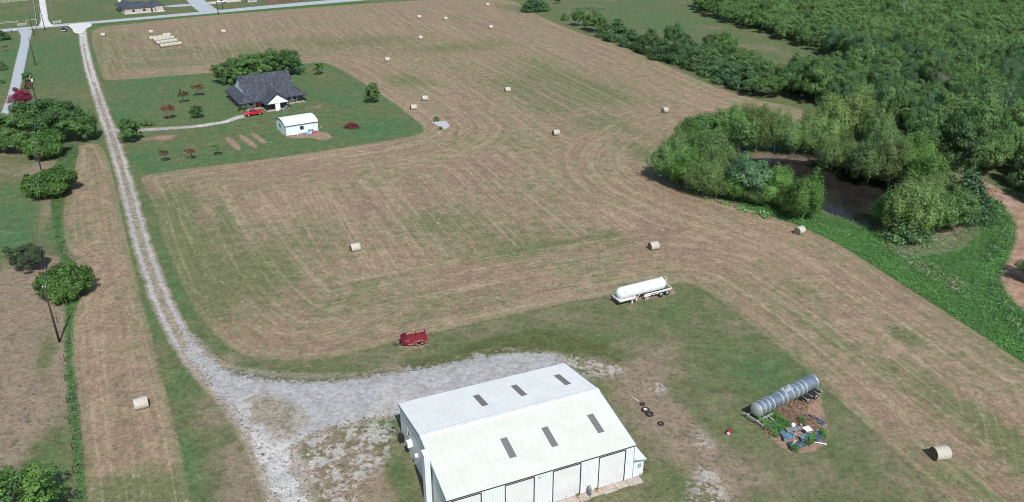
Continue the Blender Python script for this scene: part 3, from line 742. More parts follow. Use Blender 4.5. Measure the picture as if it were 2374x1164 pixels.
# ------------------------------------------------------------------ big white barn
def build_barn():
    A = R(23.2)
    U0 = .38
    L, D, ZE, ZR = 23.4, 18.5, 4.95, 6.75
    o = G(1471.8, 1030.5, ZE)
    org = Vector((o.x - math.cos(A) * L, o.y - math.sin(A) * L, 0))
    b = empty('barn', org, A, 'long white metal barn with six grey roof skylights and a row of roll up doors', 'barn')
    prof = [(0, 0), (D, 0), (D, ZE - .06), (D / 2, ZR - .08), (0, ZE - .06)]
    MB().prism(prof, U0, L, 'yz').build('wall', M_SHEET, b)
    zr = lambda v: ZE + (ZR - ZE) * (1 - abs(v - D / 2) / (D / 2))
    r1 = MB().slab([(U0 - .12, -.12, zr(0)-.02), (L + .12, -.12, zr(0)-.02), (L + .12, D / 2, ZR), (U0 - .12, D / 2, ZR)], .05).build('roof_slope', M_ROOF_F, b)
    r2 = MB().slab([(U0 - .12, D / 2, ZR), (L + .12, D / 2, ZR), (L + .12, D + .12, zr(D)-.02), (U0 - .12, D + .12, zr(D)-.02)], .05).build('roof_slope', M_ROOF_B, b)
    cp = MB()
    cp.add([(U0 - .15, D/2-.55, zr(D/2-.55)+.02), (L+.15, D/2-.55, zr(D/2-.55)+.02), (L+.15, D/2-.22, ZR+.05), (U0 - .15, D/2-.22, ZR+.05), (L+.15, D/2+.22, ZR+.05), (U0 - .15, D/2+.22, ZR+.05), (L+.15, D/2+.42, zr(D/2+.42)+.02), (U0 - .15, D/2+.42, zr(D/2+.42)+.02)],
           [(0, 1, 2, 3), (3, 2, 4, 5), (5, 4, 6, 7)])
    cp.build('ridge_cap', M_CAP, b)
    for (u0, u1, v0, v1) in ((9.15, 9.98, 12.3, 15.65), (14.4, 15.22, 12.35, 15.8), (20.5, 21.35, 12.3, 15.7), (8.8, 9.65, 2.85, 5.8), (14.02, 14.85, 2.75, 5.75), (20.12, 20.95, 2.85, 5.8)):
        e = .018
        MB().slab([(u0, v0, zr(v0) + e), (u1, v0, zr(v0) + e), (u1, v1, zr(v1) + e), (u0, v1, zr(v1) + e)], .016).build('skylight', M_SKYL, b)
    # small square roof hatch
    MB().slab([(17.8, 17.3, zr(17.3) + .03), (18.1, 17.3, zr(17.3) + .03), (18.1, 17.6, zr(17.6) + .03), (17.8, 17.6, zr(17.6) + .03)], .03).build('roof_vent', M_WHITE, b)
    for side in (0, 1):
        x0, x1 = (U0 - .20, U0 - .125) if side == 0 else (L + .125, L + .20)
        for va, vb in ((-.12, D / 2), (D / 2, D + .12)):
            za, zb = zr(va), zr(vb)
            MB().prism([(va, za + .02), (vb, zb + .02), (vb, zb - .30), (va, za - .30)], x0, x1, 'yz').build('rake_trim', M_BTRIM, b)
    MB().box(U0 - .12, L + .12, -.16, -.125, ZE - .14, ZE - .03).build('eave_trim', M_DARK, b)
    MB().box(U0 - .12, L + .12, D + .125, D + .2, ZE - .2, ZE - .03).build('gutter', M_BTRIM, b)
    # corner trims
    for x_ in (L - .02, U0 - .03): MB().box(x_, x_ + .05, -.05, -.005, 0, ZE - .2).build('corner_trim', M_BTRIM, b)
    for u0, u1 in ((.7, 4.18), (7.0, 10.5), (12.85, 16.33), (18.72, 22.2)):
        d = MB().box(u0 + .06, u1 - .06, -.035, -.005, .05, 4.5).build('roll_up_door', M_DOORW, b)
        f = MB(); f.box(u0 - .03, u0 + .06, -.07, -.003, 0, 4.58); f.box(u1 - .06, u1 + .06, -.085, -.003, 0, 4.58); f.box(u0 + .06, u1 - .06, -.07, -.003, 4.5, 4.6)
        f.build('door_frame', M_DARK, d)
        MB().box((u0 + u1) / 2 - .15, (u0 + u1) / 2 + .15, -.06, -.036, .3, .36).build('handle', M_STEEL, d)
    MB().box(11.0, 11.4, -.045, -.005, 4.1, 4.5).build('wall_vent', mat_paint('grey_louvre', (.50, .54, .56), .6), b)
    # lean-to on the far right gable
    m = MB(); m.prism([(L + .02, 0), (L + 1.45, 0), (L + 1.45, 2.35), (L + .02, 2.62)], .0, 12.0, 'xz')
    lt = m.build('lean_to_wall', M_SHEET, b)
    MB().slab([(L + .21, -.15, 2.72), (L + 1.7, -.15, 2.42), (L + 1.7, 12.1, 2.42), (L + .21, 12.1, 2.72)], .06).build('lean_to_roof', M_ROOF_B, b)
    f = MB(); f.prism([(L + .05, 2.66), (L + 1.75, 2.34), (L + 1.75, 2.16), (L + .05, 2.46)], -.19, -.155, 'xz'); f.box(L + 1.71, L + 1.78, -.15, 12.1, 2.2, 2.4)
    f.build('lean_to_fascia', M_BTRIM, b)
    MB().box(L + .62, L + 1.12, -.03, .02, 1.25, 1.85).build('window', mat_paint('blue_grey_pane', (.25, .36, .45), .3), b)
    # gable end fittings
    ac = MB().box(U0 - .62, U0 - .01, 13.2, 13.95, 2.1, 2.75).build('air_conditioner', M_WHITE, b)
    g = MB(); g.box(U0 - .635, U0 - .622, 13.27, 13.88, 2.2, 2.66); g.build('grille', M_STEEL, ac)
    w_ = MB().box(U0 - .05, U0 + .01, 14.1, 15.1, 2.6, 3.6).build('window', M_GLASS, b)
    f = MB(); f.box(U0 - .075, U0 - .045, 14.0, 14.1, 2.5, 3.7); f.box(U0 - .075, U0 - .045, 15.1, 15.2, 2.5, 3.7); f.box(U0 - .075, U0 - .045, 14.1, 15.1, 3.6, 3.7); f.box(U0 - .075, U0 - .045, 14.1, 15.1, 2.5, 2.6); f.build('frame', M_WHITE, w_)
    MB().box(U0 - .35, U0 - .01, 11.0, 11.35, 2.2, 2.55).build('vent_hood', M_WHITE, b)
    MB().tube((U0 - .25, 3.2, 1.6), (U0 - .01, 3.2, 1.6), .28, .28, 14).build('exhaust_fan', M_STEEL, b)
    ch = MB().box(U0 - .86, U0 - .205, 5.2, 6.15, 0, 7.1).build('flue_box', M_SHEET, b)
    MB().box(U0 - .90, U0 - .165, 5.15, 6.2, 7.1, 7.16).build('cap', M_WHITE, ch)
    e = MB(); e.box(U0 - .875, U0 - .862, 5.18, 5.24, 0, 7.1); e.box(U0 - .875, U0 - .862, 6.1, 6.17, 0, 7.1); e.build('edge_trim', M_BTRIM, ch)
    # apron of concrete pads before the doors
    g = random.Random(4)
    ap = MB()
    x = 10.0
    while x < L + .6:
        wd = g.uniform(1.2, 1.9)
        ap.box(x + .03, x + wd - .03, -1.15 + g.uniform(-.12, .12), -.09, -.05, .06 + g.uniform(-.015, .015)); x += wd
    p = ap.build('concrete_apron', M_CONC, None); p.matrix_world = Matrix.Translation(org) @ Matrix.Rotation(A, 4, 'Z')
    tag(p, 'row of worn brown concrete pads laid along the front of the white barn', 'paving')
    W = lambda u, v, z=0: org + Vector((math.cos(A) * u - math.sin(A) * v, math.sin(A) * u + math.cos(A) * v, z))
    # gas cylinder, bucket planters, keg
    t = empty('gas_cylinder', W(17.35, -.55, .06), A, 'tall grey gas cylinder standing between two roll up doors of the barn', 'gas cylinder')
    MB().lathe([(0, .01), (0, .22), (.95, .22), (1.12, .15), (1.16, .06), (1.2, .0)], 'z', 16).build('body', mat_paint('pewter', (.22, .26, .27), .45, metal=.3), t)
    MB().lathe([(1.14, .11), (1.34, .11), (1.34, .09), (1.14, .09)], 'z', 12).build('collar', M_STEEL, t)
    for u, lab in ((18.45, 'small ochre bucket planter right of the tall gas cylinder by the barn'), (15.95, 'small ochre bucket planter left of the tall gas cylinder by the barn')):
        t = empty('planter_bucket', W(u, -.4, .06), 0, lab, 'bucket', 'ochre buckets along the barn front')
        MB().lathe([(0, .0), (0, .15), (.34, .2), (.34, .17), (.28, .16)], 'z', 14).build('bucket', M_YEL, t)
        C = rng.normal(size=(60, 3)) * .07 + [0, 0, .38]
        o_ = bpy.data.objects.new('plant', leaf_mesh('plant', C, C + [0, 0, 1], np.full(60, .05), rng.uniform(0, 1, 60), M_OAKD)); COL.objects.link(o_); o_.parent = t
    t = empty('metal_keg', W(12.2, -.6, .06), 0, 'squat grey metal keg at the bottom edge beside a barn door', 'keg')
    MB().lathe([(0, 0), (0, .24), (.08, .26), (.55, .26), (.66, .2), (.7, .08), (.7, 0)], 'z', 16).build('body', M_STEEL, t)
    MB().tube((.0, 0, .7), (.0, 0, .82), .05).build('valve', M_BLACK, t)
    h = MB()
    for k in range(14):
        a0, a1 = k * math.pi / 7, (k + 1) * math.pi / 7
        h.tube((0, .28 * math.cos(a0), .6 + .28 * math.sin(a0)), (0, .28 * math.cos(a1), .6 + .28 * math.sin(a1)), .035, n=6)
    h.tube((0,0,0),(0,0,.34),.03)
    hr = h.build('hose_hoop', M_BLACK, None); hr.location = W(10.9, -.5, .06); hr.rotation_euler = (0, 0, A)
    tag(hr, 'black coiled hose hoop standing by a barn door at the bottom edge', 'hose')
    # battery sized dark box and lamp at the back left corner
    t = MB(); t.box(-.6, 0, -.4, .4, 0, 1.0); t.tube((-.3, .3, 1.0), (-.9, .6, 1.9), .04); t.tube((-.95, .6, 1.85), (-1.15, .65, 1.95), .14)
    bb = t.build('utility_box', M_BLACK, None, .03); bb.location = W(.3, 17.4); bb.rotation_euler = (0, 0, A)
    tag(bb, 'black utility box with small arm at the back left corner of the white barn', 'utility box')
    return W
BW = build_barn()

# ------------------------------------------------------------------ wheels
def wheel(parent, x, y, r, w, rimmat=M_RIM, side=1, deep=False):
    o = empty('wheel', (x, y, r)); o.parent = parent
    MB().lathe([(-w / 2, r * .58), (-w / 2, r * .9), (-w * .4, r), (w * .4, r), (w / 2, r * .9), (w / 2, r * .58)], 'y', 22).build('tyre', M_RUBBER, o)
    MB().lathe([(-w * .42, 0), (-w * .42, r * .6), (w * .42, r * .6), (w * .42, 0)], 'y', 18).build('rim', rimmat, o)
    return o

# ------------------------------------------------------------------ pickups
def pickup(name, loc, rz, label, mat, crew=False, bedmat=None):
    t = empty(name, loc, rz, label, 'pickup truck')
    cb = -1.45 if crew else -.75
    b = MB()
    b.prism([(cb, .42), (1.25, .42), (1.3, .75), (2.05, .75), (2.1, .42), (2.62, .45), (2.68, .72), (2.6, 1.0), (1.35, 1.12), (cb, 1.1)], -.93, .93)
    b.box(-2.65, cb, -.93, -.84, .62, 1.12); b.box(-2.65, cb, .84, .93, .62, 1.12); b.box(-2.68, -2.58, -.93, .93, .55, 1.12); b.box(-2.6, cb, -.84, .84, .55, .68)
    b.build('body', mat, t, .05)
    c = MB(); x0, x1, x2, x3 = cb, 1.3, cb + .25, .62
    zt = 1.78
    c.add([(x0, -.88, 1.08), (x1, -.88, 1.08), (x1, .88, 1.08), (x0, .88, 1.08), (x2, -.72, zt), (x3, -.72, zt), (x3, .72, zt), (x2, .72, zt)],
          [(0, 3, 2, 1), (4, 5, 6, 7), (0, 1, 5, 4), (1, 2, 6, 5), (2, 3, 7, 6), (3, 0, 4, 7)])
    c.build('cab', mat, t, .05)
    def panel(nm, a, bb, cc, d, k=.012):
        a, bb, cc, d = map(Vector, (a, bb, cc, d)); cen = (a + bb + cc + d) / 4
        pts = [cen + (p - cen) * .82 for p in (a, bb, cc, d)]
        nrm = (bb - a).cross(d - a).normalized() * k
        m = MB(); m.add([p + nrm for p in pts] + [p - nrm * .5 for p in pts], [(0, 1, 2, 3), (7, 6, 5, 4), (0, 4, 5, 1), (1, 5, 6, 2), (2, 6, 7, 3), (3, 7, 4, 0)])
        m.build(nm, M_GLASS, t)
    panel('windscreen', (x1, -.88, 1.08), (x1, .88, 1.08), (x3, .72, zt), (x3, -.72, zt))
    panel('rear_window', (x0, .88, 1.08), (x0, -.88, 1.08), (x2, -.72, zt), (x2, .72, zt))
    panel('side_window', (x0, -.88, 1.08), (x1, -.88, 1.08), (x3, -.72, zt), (x2, -.72, zt))
    panel('side_window', (x1, .88, 1.08), (x0, .88, 1.08), (x2, .72, zt), (x3, .72, zt))
    if bedmat: MB().box(-2.5, cb - .1, -.8, .8, .68, .74).build('bed_liner', bedmat, t)
    MB().box(2.62, 2.76, -.9, .9, .42, .62).build('bumper', M_RIM, t, .03)
    MB().box(-2.8, -2.68, -.9, .9, .5, .66).build('bumper', M_RIM, t, .03)
    MB().box(2.63, 2.70, -.55, .55, .66, .95).build('grille', M_RIM, t)
    for y in (-.75, .75):
        MB().cbox(2.63, y, .85, .1, .3, .18).build('headlight', M_WHITE, t)
        MB().cbox(-2.69, y * 1.15, .95, .04, .12, .3).build('tail_light', M_RED, t)
        MB().cbox(1.0, y * 1.38, 1.2, .12, .2, .16).build('mirror', mat, t)
    for x in (-1.75, 1.68):
        for y in (-.84, .84): wheel(t, x, y, .38, .26)
    return t
p = (G(577.6, 270.6) + G(603, 266.6)) / 2
d = Vector((math.cos(R(37)), math.sin(R(37)), 0)); nrm = Vector((-d.y, d.x, 0))
pickup('pickup_truck', p + nrm * .9 , R(37), 'bright red pickup truck parked on the drive in front of the dark roofed house', M_RED, False, mat_paint('pale_liner', (.45, .40, .42), .7))
pickup('pickup_truck', G(149, 72.5), R(-68), 'dark navy pickup truck facing the camera on the grass by the road junction', M_NAVY, True)

# ------------------------------------------------------------------ farmhouse
def build_house():
    ze, k, gu = 2.35, .62, 2.7
    Lu, D = 21.3, 20.0
    O = G(554.7, 242.3, ze); O.z = 0
    U = Vector((math.cos(R(35.4)), math.sin(R(35.4)), 0)); V = Vector((math.cos(R(120)), math.sin(R(120)), 0))
    h = lambda u, v, z: tuple(U * u + V * v + Vector((0, 0, z)))
    t = empty('farmhouse', O, 0, 'large white farmhouse with charcoal shingle roof, wraparound porch and front gable', 'house')
    def ubox(m, u0, u1, v0, v1, z0, z1):
        return m.add([h(u0, v0, z0), h(u1, v0, z0), h(u1, v1, z0), h(u0, v1, z0), h(u0, v0, z1), h(u1, v0, z1), h(u1, v1, z1), h(u0, v1, z1)],
                     [(0, 3, 2, 1), (4, 5, 6, 7), (0, 1, 5, 4), (1, 2, 6, 5), (2, 3, 7, 6), (3, 0, 4, 7)])
    zr = ze + k * D / 2; zg = ze + k * gu
    M_SID = mat_ribbed('pale_siding', (.60, .66, .68), 2, .2, .6, .8, 50)
    ubox(MB(), 2.6, Lu - 2.6, 1.9, D - 2.6, .18, ze + .6).build('wall', M_SID, t)
    m = MB()
    th = .18
    m.slab([h(0, 0, ze), h(Lu, 0, ze), h(Lu - gu, gu, zg), h(Lu - gu + .3, D / 2 - 0, zr), h(gu - .3, D / 2, zr), h(gu, gu, zg)], th)
    m.slab([h(Lu, D, ze), h(0, D, ze), h(gu, D - gu, zg), h(gu - .3, D / 2, zr), h(Lu - gu + .3, D / 2, zr), h(Lu - gu, D - gu, zg)], th)
    m.slab([h(0, D, ze), h(0, 0, ze), h(gu, gu, zg), h(gu, D - gu, zg)], th)
    m.slab([h(Lu, 0, ze), h(Lu, D, ze), h(Lu - gu, D - gu, zg), h(Lu - gu, gu, zg)], th)
    ua, ub, vf, dz = 6.7, 14.5, -5.2, 2.8
    uc = (ua + ub) / 2; vr = dz / k
    rf = m.build('roof', M_SHING, t)
    p = MB()
    e = .03
    p.slab([h(ua, 0, ze + e), h(ua, vf, ze + e), h(uc, vf, ze + dz + e), h(uc, vr, ze + dz + e)], th)
    p.slab([h(uc, vr, ze + dz + e), h(uc, vf, ze + dz + e), h(ub, vf, ze + e), h(ub, 0, ze + e)], th)
    pr = p.build('porch_roof', M_SHING, t)
    for u_, v_ in ((3.4, 9.2), (9.5, 9.4), (17.2, 9.5), (12.6, 5.3), (10.3, 5.6)):
        q = MB(); z0 = ze + k * v_
        ubox(q, u_ - .18, u_ + .18, v_ - .18, v_ + .18, z0 - .05, z0 + .35); q.build('roof_vent', M_BLACK, rf)
    M_GW = mat_paint('white_gable_board', (.80, .82, .82), .5, var=.03)
    g = MB()
    for u0, u1 in ((gu + .02, gu + .14), (Lu - gu - .14, Lu - gu - .02)):
        g.add([h(u0, gu + .1, zg - .1), h(u0, D - gu - .1, zg - .1), h(u0, D / 2, zr - .2), h(u1, gu + .1, zg - .1), h(u1, D - gu - .1, zg - .1), h(u1, D / 2, zr - .2)],
              [(0, 2, 1), (3, 4, 5), (0, 1, 4, 3), (1, 2, 5, 4), (2, 0, 3, 5)])
    gw = g.build('gable_wall', mat_ribbed('gable_siding', (.62, .72, .80), 2, .2, .6, .85, 50), t)
    wn = ubox(MB(), gu - .03, gu + .02, D / 2 - 1.8, D / 2 - .8, zg + .9, zg + 2.4).build('window', M_GLASS, gw)
    g = MB()
    g.add([h(ua + .25, vf + .12, ze - .02), h(ub - .25, vf + .12, ze - .02), h(uc, vf + .12, ze + dz - .2), h(ua + .25, vf + .3, ze - .02), h(ub - .25, vf + .3, ze - .02), h(uc, vf + .3, ze + dz - .2)],
          [(0, 1, 2), (3, 5, 4), (0, 3, 4, 1), (1, 4, 5, 2), (2, 5, 3, 0)])
    g.build('porch_gable', M_GW, t)
    # trims
    tr = MB()
    for a, b in ((0, Lu),):
        ubox(tr, -.04, ua - .05, -.08, -.02, ze - .24, ze - .02); ubox(tr, ub + .05, Lu + .04, -.08, -.02, ze - .24, ze - .02)
        ubox(tr, -.10, -.04, 0, D, ze - .24, ze - .02); ubox(tr, Lu + .02, Lu + .08, 0, D, ze - .24, ze - .02)
    tr.build('eave_trim', M_BLACK, t)
    s = MB()
    for (a, b) in (((ua, ze), (uc, ze + dz)), ((uc, ze + dz), (ub, ze))):
        P0, P1 = h(a[0], vf - .02, a[1] - .2), h(b[0], vf - .02, b[1] - .2)
        s.add([P0, P1, (P1[0], P1[1], P1[2] + .24), (P0[0], P0[1], P0[2] + .24)] + [tuple(Vector(q) + V * -.06) for q in (P0, P1, (P1[0], P1[1], P1[2] + .24), (P0[0], P0[1], P0[2] + .24))],
              [(0, 1, 2, 3), (7, 6, 5, 4), (0, 4, 5, 1), (3, 2, 6, 7), (0, 3, 7, 4), (1, 5, 6, 2)])
    s.build('rake_trim', M_BLACK, pr)
    # slab
    f = MB(); ubox(f, .4, Lu - .4, .4, D - .4, 0, .16); fl = f.build('porch_floor', M_CONC, t)
    f = MB(); ubox(f, ua + .2, ub - .2, vf + .5, .38, 0, .155); f.build('porch_floor', M_CONC, t)
    for u_, v_ in ((.7, .7), (.7, 7), (.7, 13.5), (.7, D - .7), (4.2, .7), (6.6, .7), (14.4, .7), (17.6, .7), (Lu - .7, .7), (Lu - .7, 7), (Lu - .7, 14), (ua + .5, vf + .6), (ub - .5, vf + .6)):
        q = MB(); ubox(q, u_ - .09, u_ + .09, v_ - .09, v_ + .09, .16, ze - .1); q.build('porch_post', M_BLACK, t)
    q = MB(); ubox(q, 9.75, 11.2, vf + .25, vf + .75, .0, ze); q.build('porch_panel', M_GW, t)
    d_ = ubox(MB(), 5.3, 6.3, 1.8, 1.88, .2, 2.25).build('door', mat_paint('magenta_door', (.33, .03, .12), .5), t)
    f = MB(); ubox(f, 5.2, 6.4, 1.8, 1.89, 2.25, 2.35); f.build('frame', M_GW, d_)
    for u_ in (3.4, 15.5, 17.4):
        w_ = ubox(MB(), u_, u_ + 1.0, 1.82, 1.88, .95, 2.15).build('window', M_GLASS, t)
        f = MB(); ubox(f, u_ - .08, u_ + 1.08, 1.8, 1.89, .84, .95); f.build('frame', M_GW, w_)
    for j, (v_) in enumerate((5, 9, 14)):
        ubox(MB(), 2.54, 2.6, v_, v_ + 1, .9, 2.1).build('window', M_GLASS, t)
    HW = lambda u, v, z=0: O + Vector(h(u, v, z))
    for (u_, v_, nm, lab, mat, s_) in ((13.0, vf - .15, 'air_conditioner', 'tall grey air conditioning unit at the corner of the farmhouse front porch', M_STEEL, (1.0, .9, 1.15)),
                                     (11.2, vf - .7, 'grill', 'low grey barbecue grill beside the white panel of the farmhouse front porch', M_STEEL, (1.1, .6, .6))):
        e = empty(nm, HW(u_, v_), R(35), lab, 'air conditioner' if nm[0] == 'a' else 'grill')
        MB().cbox(0, 0, s_[2] / 2, *s_).build('housing', mat, e, .04)
        q = MB()
        for i in range(5): q.box(-s_[0] * .4, s_[0] * .4, -s_[1] / 2 - .015, -s_[1] / 2 - .002, s_[2] * (.2 + .14 * i), s_[2] * (.25 + .14 * i))
        q.build('louvres' if nm[0] == 'a' else 'lid', M_BLACK, e)
    q = empty('porch_bench', HW(7.2, 1.2, .16), R(35), 'small dark bench on the farmhouse porch right of the magenta door', 'bench')
    MB().box(-.6, .6, -.22, .22, .38, .45).build('seat', M_BLACK, q); MB().box(-.6, .6, .2, .25, .45, .9).build('backrest', M_BLACK, q)
    for x in (-.5, .5): MB().box(x - .04, x + .04, -.2, .2, 0, .38).build('leg', M_BLACK, q)
    return HW
HWD = build_house()

# ------------------------------------------------------------------ garden shed with rounded roof
def build_shed():
    g = G(663.6, 314.8); A = R(32.5)
    t = empty('metal_shed', g, A, 'small white metal shed with rounded roof, one window and a door, near the farmhouse', 'shed')
    L, D = 9.3, 8.2
    prof = [(0, 2.75), (.9, 3.25), (2.2, 3.7), (4.1, 3.9), (6.0, 3.7), (7.3, 3.25), (D, 2.75)]
    ws = mat_ribbed('shed_wall_sheet', (.70, .80, .84), 'xy', .3, .5, .84, .9)
    MB().prism([(0, 0), (D, 0)] + [(a, z - .06) for a, z in prof[::-1]], 0, L, 'yz').build('wall', ws, t)
    m = MB()
    for (a, za), (b, zb) in zip(prof[:-1], prof[1:]):
        m.slab([(-.1, a - (.1 if a == 0 else 0), za - (.05 if a == 0 else 0)), (L + .1, a - (.1 if a == 0 else 0), za - (.05 if a == 0 else 0)), (L + .1, b, zb), (-.1, b, zb)], .05)
    m.build('roof', mat_ribbed('shed_roof_sheet', (.76, .82, .84), 0, .3, .4, .92, .9), t)
    tr = MB()
    tr.box(-.1, L + .1, -.17, -.11, 2.45, 2.68)
    for x in (-.17, L + .11):
        for (a, za), (b, zb) in zip(prof[:-1], prof[1:]):
            tr.prism([(a, za + .03), (b, zb + .03), (b, zb - .2), (a, za - .2)], x, x + .06, 'yz')
    for x in (-.03, L - .08): tr.box(x, x + .11, -.04, -.004, 0, 2.5)
    tr.build('trim', mat_paint('shed_trim', (.08, .11, .14), .5), t)
    w_ = MB().box(4.1, 5.05, -.04, -.005, 1.1, 2.0).build('window', M_GLASS, t)
    f = MB(); f.box(4.0, 4.1, -.05, -.004, 1.0, 2.1); f.box(5.05, 5.15, -.05, -.004, 1.0, 2.1); f.box(4.1, 5.05, -.05, -.004, 2.0, 2.1); f.box(4.1, 5.05, -.05, -.004, 1.0, 1.1); f.build('frame', M_BTRIM, w_)
    d = MB().box(8.0, 8.85, -.04, -.005, .08, 2.15).build('door', M_WHITE, t)
    f = MB(); f.box(7.93, 8.0, -.05, -.004, 0, 2.22); f.box(8.85, 8.92, -.05, -.004, 0, 2.22); f.box(8.0, 8.85, -.05, -.004, 2.15, 2.22); f.build('frame', M_BTRIM, d)
    MB().tube((8.1, -.12, 1.05), (8.1, -.04, 1.05), .04).build('handle', M_STEEL, d)
    MB().box(-.045, -.005, 4.2, 5.2, 1.2, 2.3).build('window', M_GLASS, t)
    W = lambda x, y, z=0: g + Vector((math.cos(A) * x - math.sin(A) * y, math.sin(A) * x + math.cos(A) * y, z))
    # clutter along the shed
    def crate(x, y, sx, sy, sz, col, lab, cat='crate', nm='storage_crate'):
        e = empty(nm, W(x, y), A, lab, cat)
        c = MB(); c.box(-sx / 2, sx / 2, -sy / 2, -sy / 2 + .05, .05, sz); c.box(-sx / 2, sx / 2, sy / 2 - .05, sy / 2, .05, sz); c.box(-sx / 2, -sx / 2 + .05, -sy / 2 + .05, sy / 2 - .05, .05, sz); c.box(sx / 2 - .05, sx / 2, -sy / 2 + .05, sy / 2 - .05, .05, sz); c.box(-sx / 2, sx / 2, -sy / 2, sy / 2, 0, .05)
        c.build('shell', mat_paint(cat + '_colour', col, .5), e)
        MB().box(-sx / 2 + .06, sx / 2 - .06, -sy / 2 + .06, sy / 2 - .06, sz * .6, sz * .75).build('contents', M_WHITE if col[2] > .3 else M_RIM, e)
    crate(5.5, -1.5, .9, .7, .5, (.20, .36, .58), 'blue open bin among the clutter before the white shed', 'blue bin', 'storage_bin')
    crate(6.3, -1.4, .8, .7, .5, (.30, .62, .80), 'sky blue crate among the clutter before the white shed', 'blue crate')
    crate(7.5, -1.5, 1.3, .8, .5, (.35, .05, .16), 'magenta crate below the door of the white shed', 'magenta crate')
    e = empty('work_table', W(6.9, -.5), A, 'dark garden work table standing against the front of the white shed', 'table')
    MB().box(-.7, .7, -.3, .3, .72, .78).build('tabletop', M_STEEL, e)
    for x in (-.6, .6):
        for y in (-.22, .22): MB().cbox(x, y, .36, .06, .06, .72).build('leg', M_STEEL, e)
    e = empty('garden_chair', W(6.9, -1.5), A + 1, 'white folding chair between the crates before the white shed', 'chair')
    MB().box(-.22, .22, -.22, .22, .4, .45).build('seat', M_WHITE, e); MB().box(-.22, .22, .2, .24, .45, .85).build('backrest', M_WHITE, e)
    for x in (-.18, .18):
        for y in (-.18, .18): MB().cbox(x, y, .2, .04, .04, .4).build('leg', M_WHITE, e)
    e = empty('water_hydrant', W(9.75, -.9), A, 'thin post with a pump head beside the right corner of the white shed', 'yard hydrant')
    MB().tube((0, 0, 0), (0, 0, 1.15), .05).build('pipe', M_STEEL, e); MB().tube((-.12, 0, 1.15), (.2, 0, 1.15), .09).build('head', M_WHITE, e)
    # propane tank
    t = empty('propane_tank', W(1.9, -1.7), A - .13, 'small white domestic propane tank lying in front of the white shed', 'propane tank')
    MB().lathe([(-1.05, 0), (-1.02, .16), (-.9, .3), (-.7, .38), (.7, .38), (.9, .3), (1.02, .16), (1.05, 0)], 'x', 20, c=(0, 0, .62)).build('tank', M_WHITE, t)
    MB().lathe([(.95, .16), (1.12, .16), (1.16, .1), (1.16, 0)], 'z', 14).build('valve_dome', M_WHITE, t)
    for x in (-.6, .6): MB().cbox(x, 0, .14, .12, .6, .28).build('leg', M_WHITE, t)
    return W
SHW = build_shed()

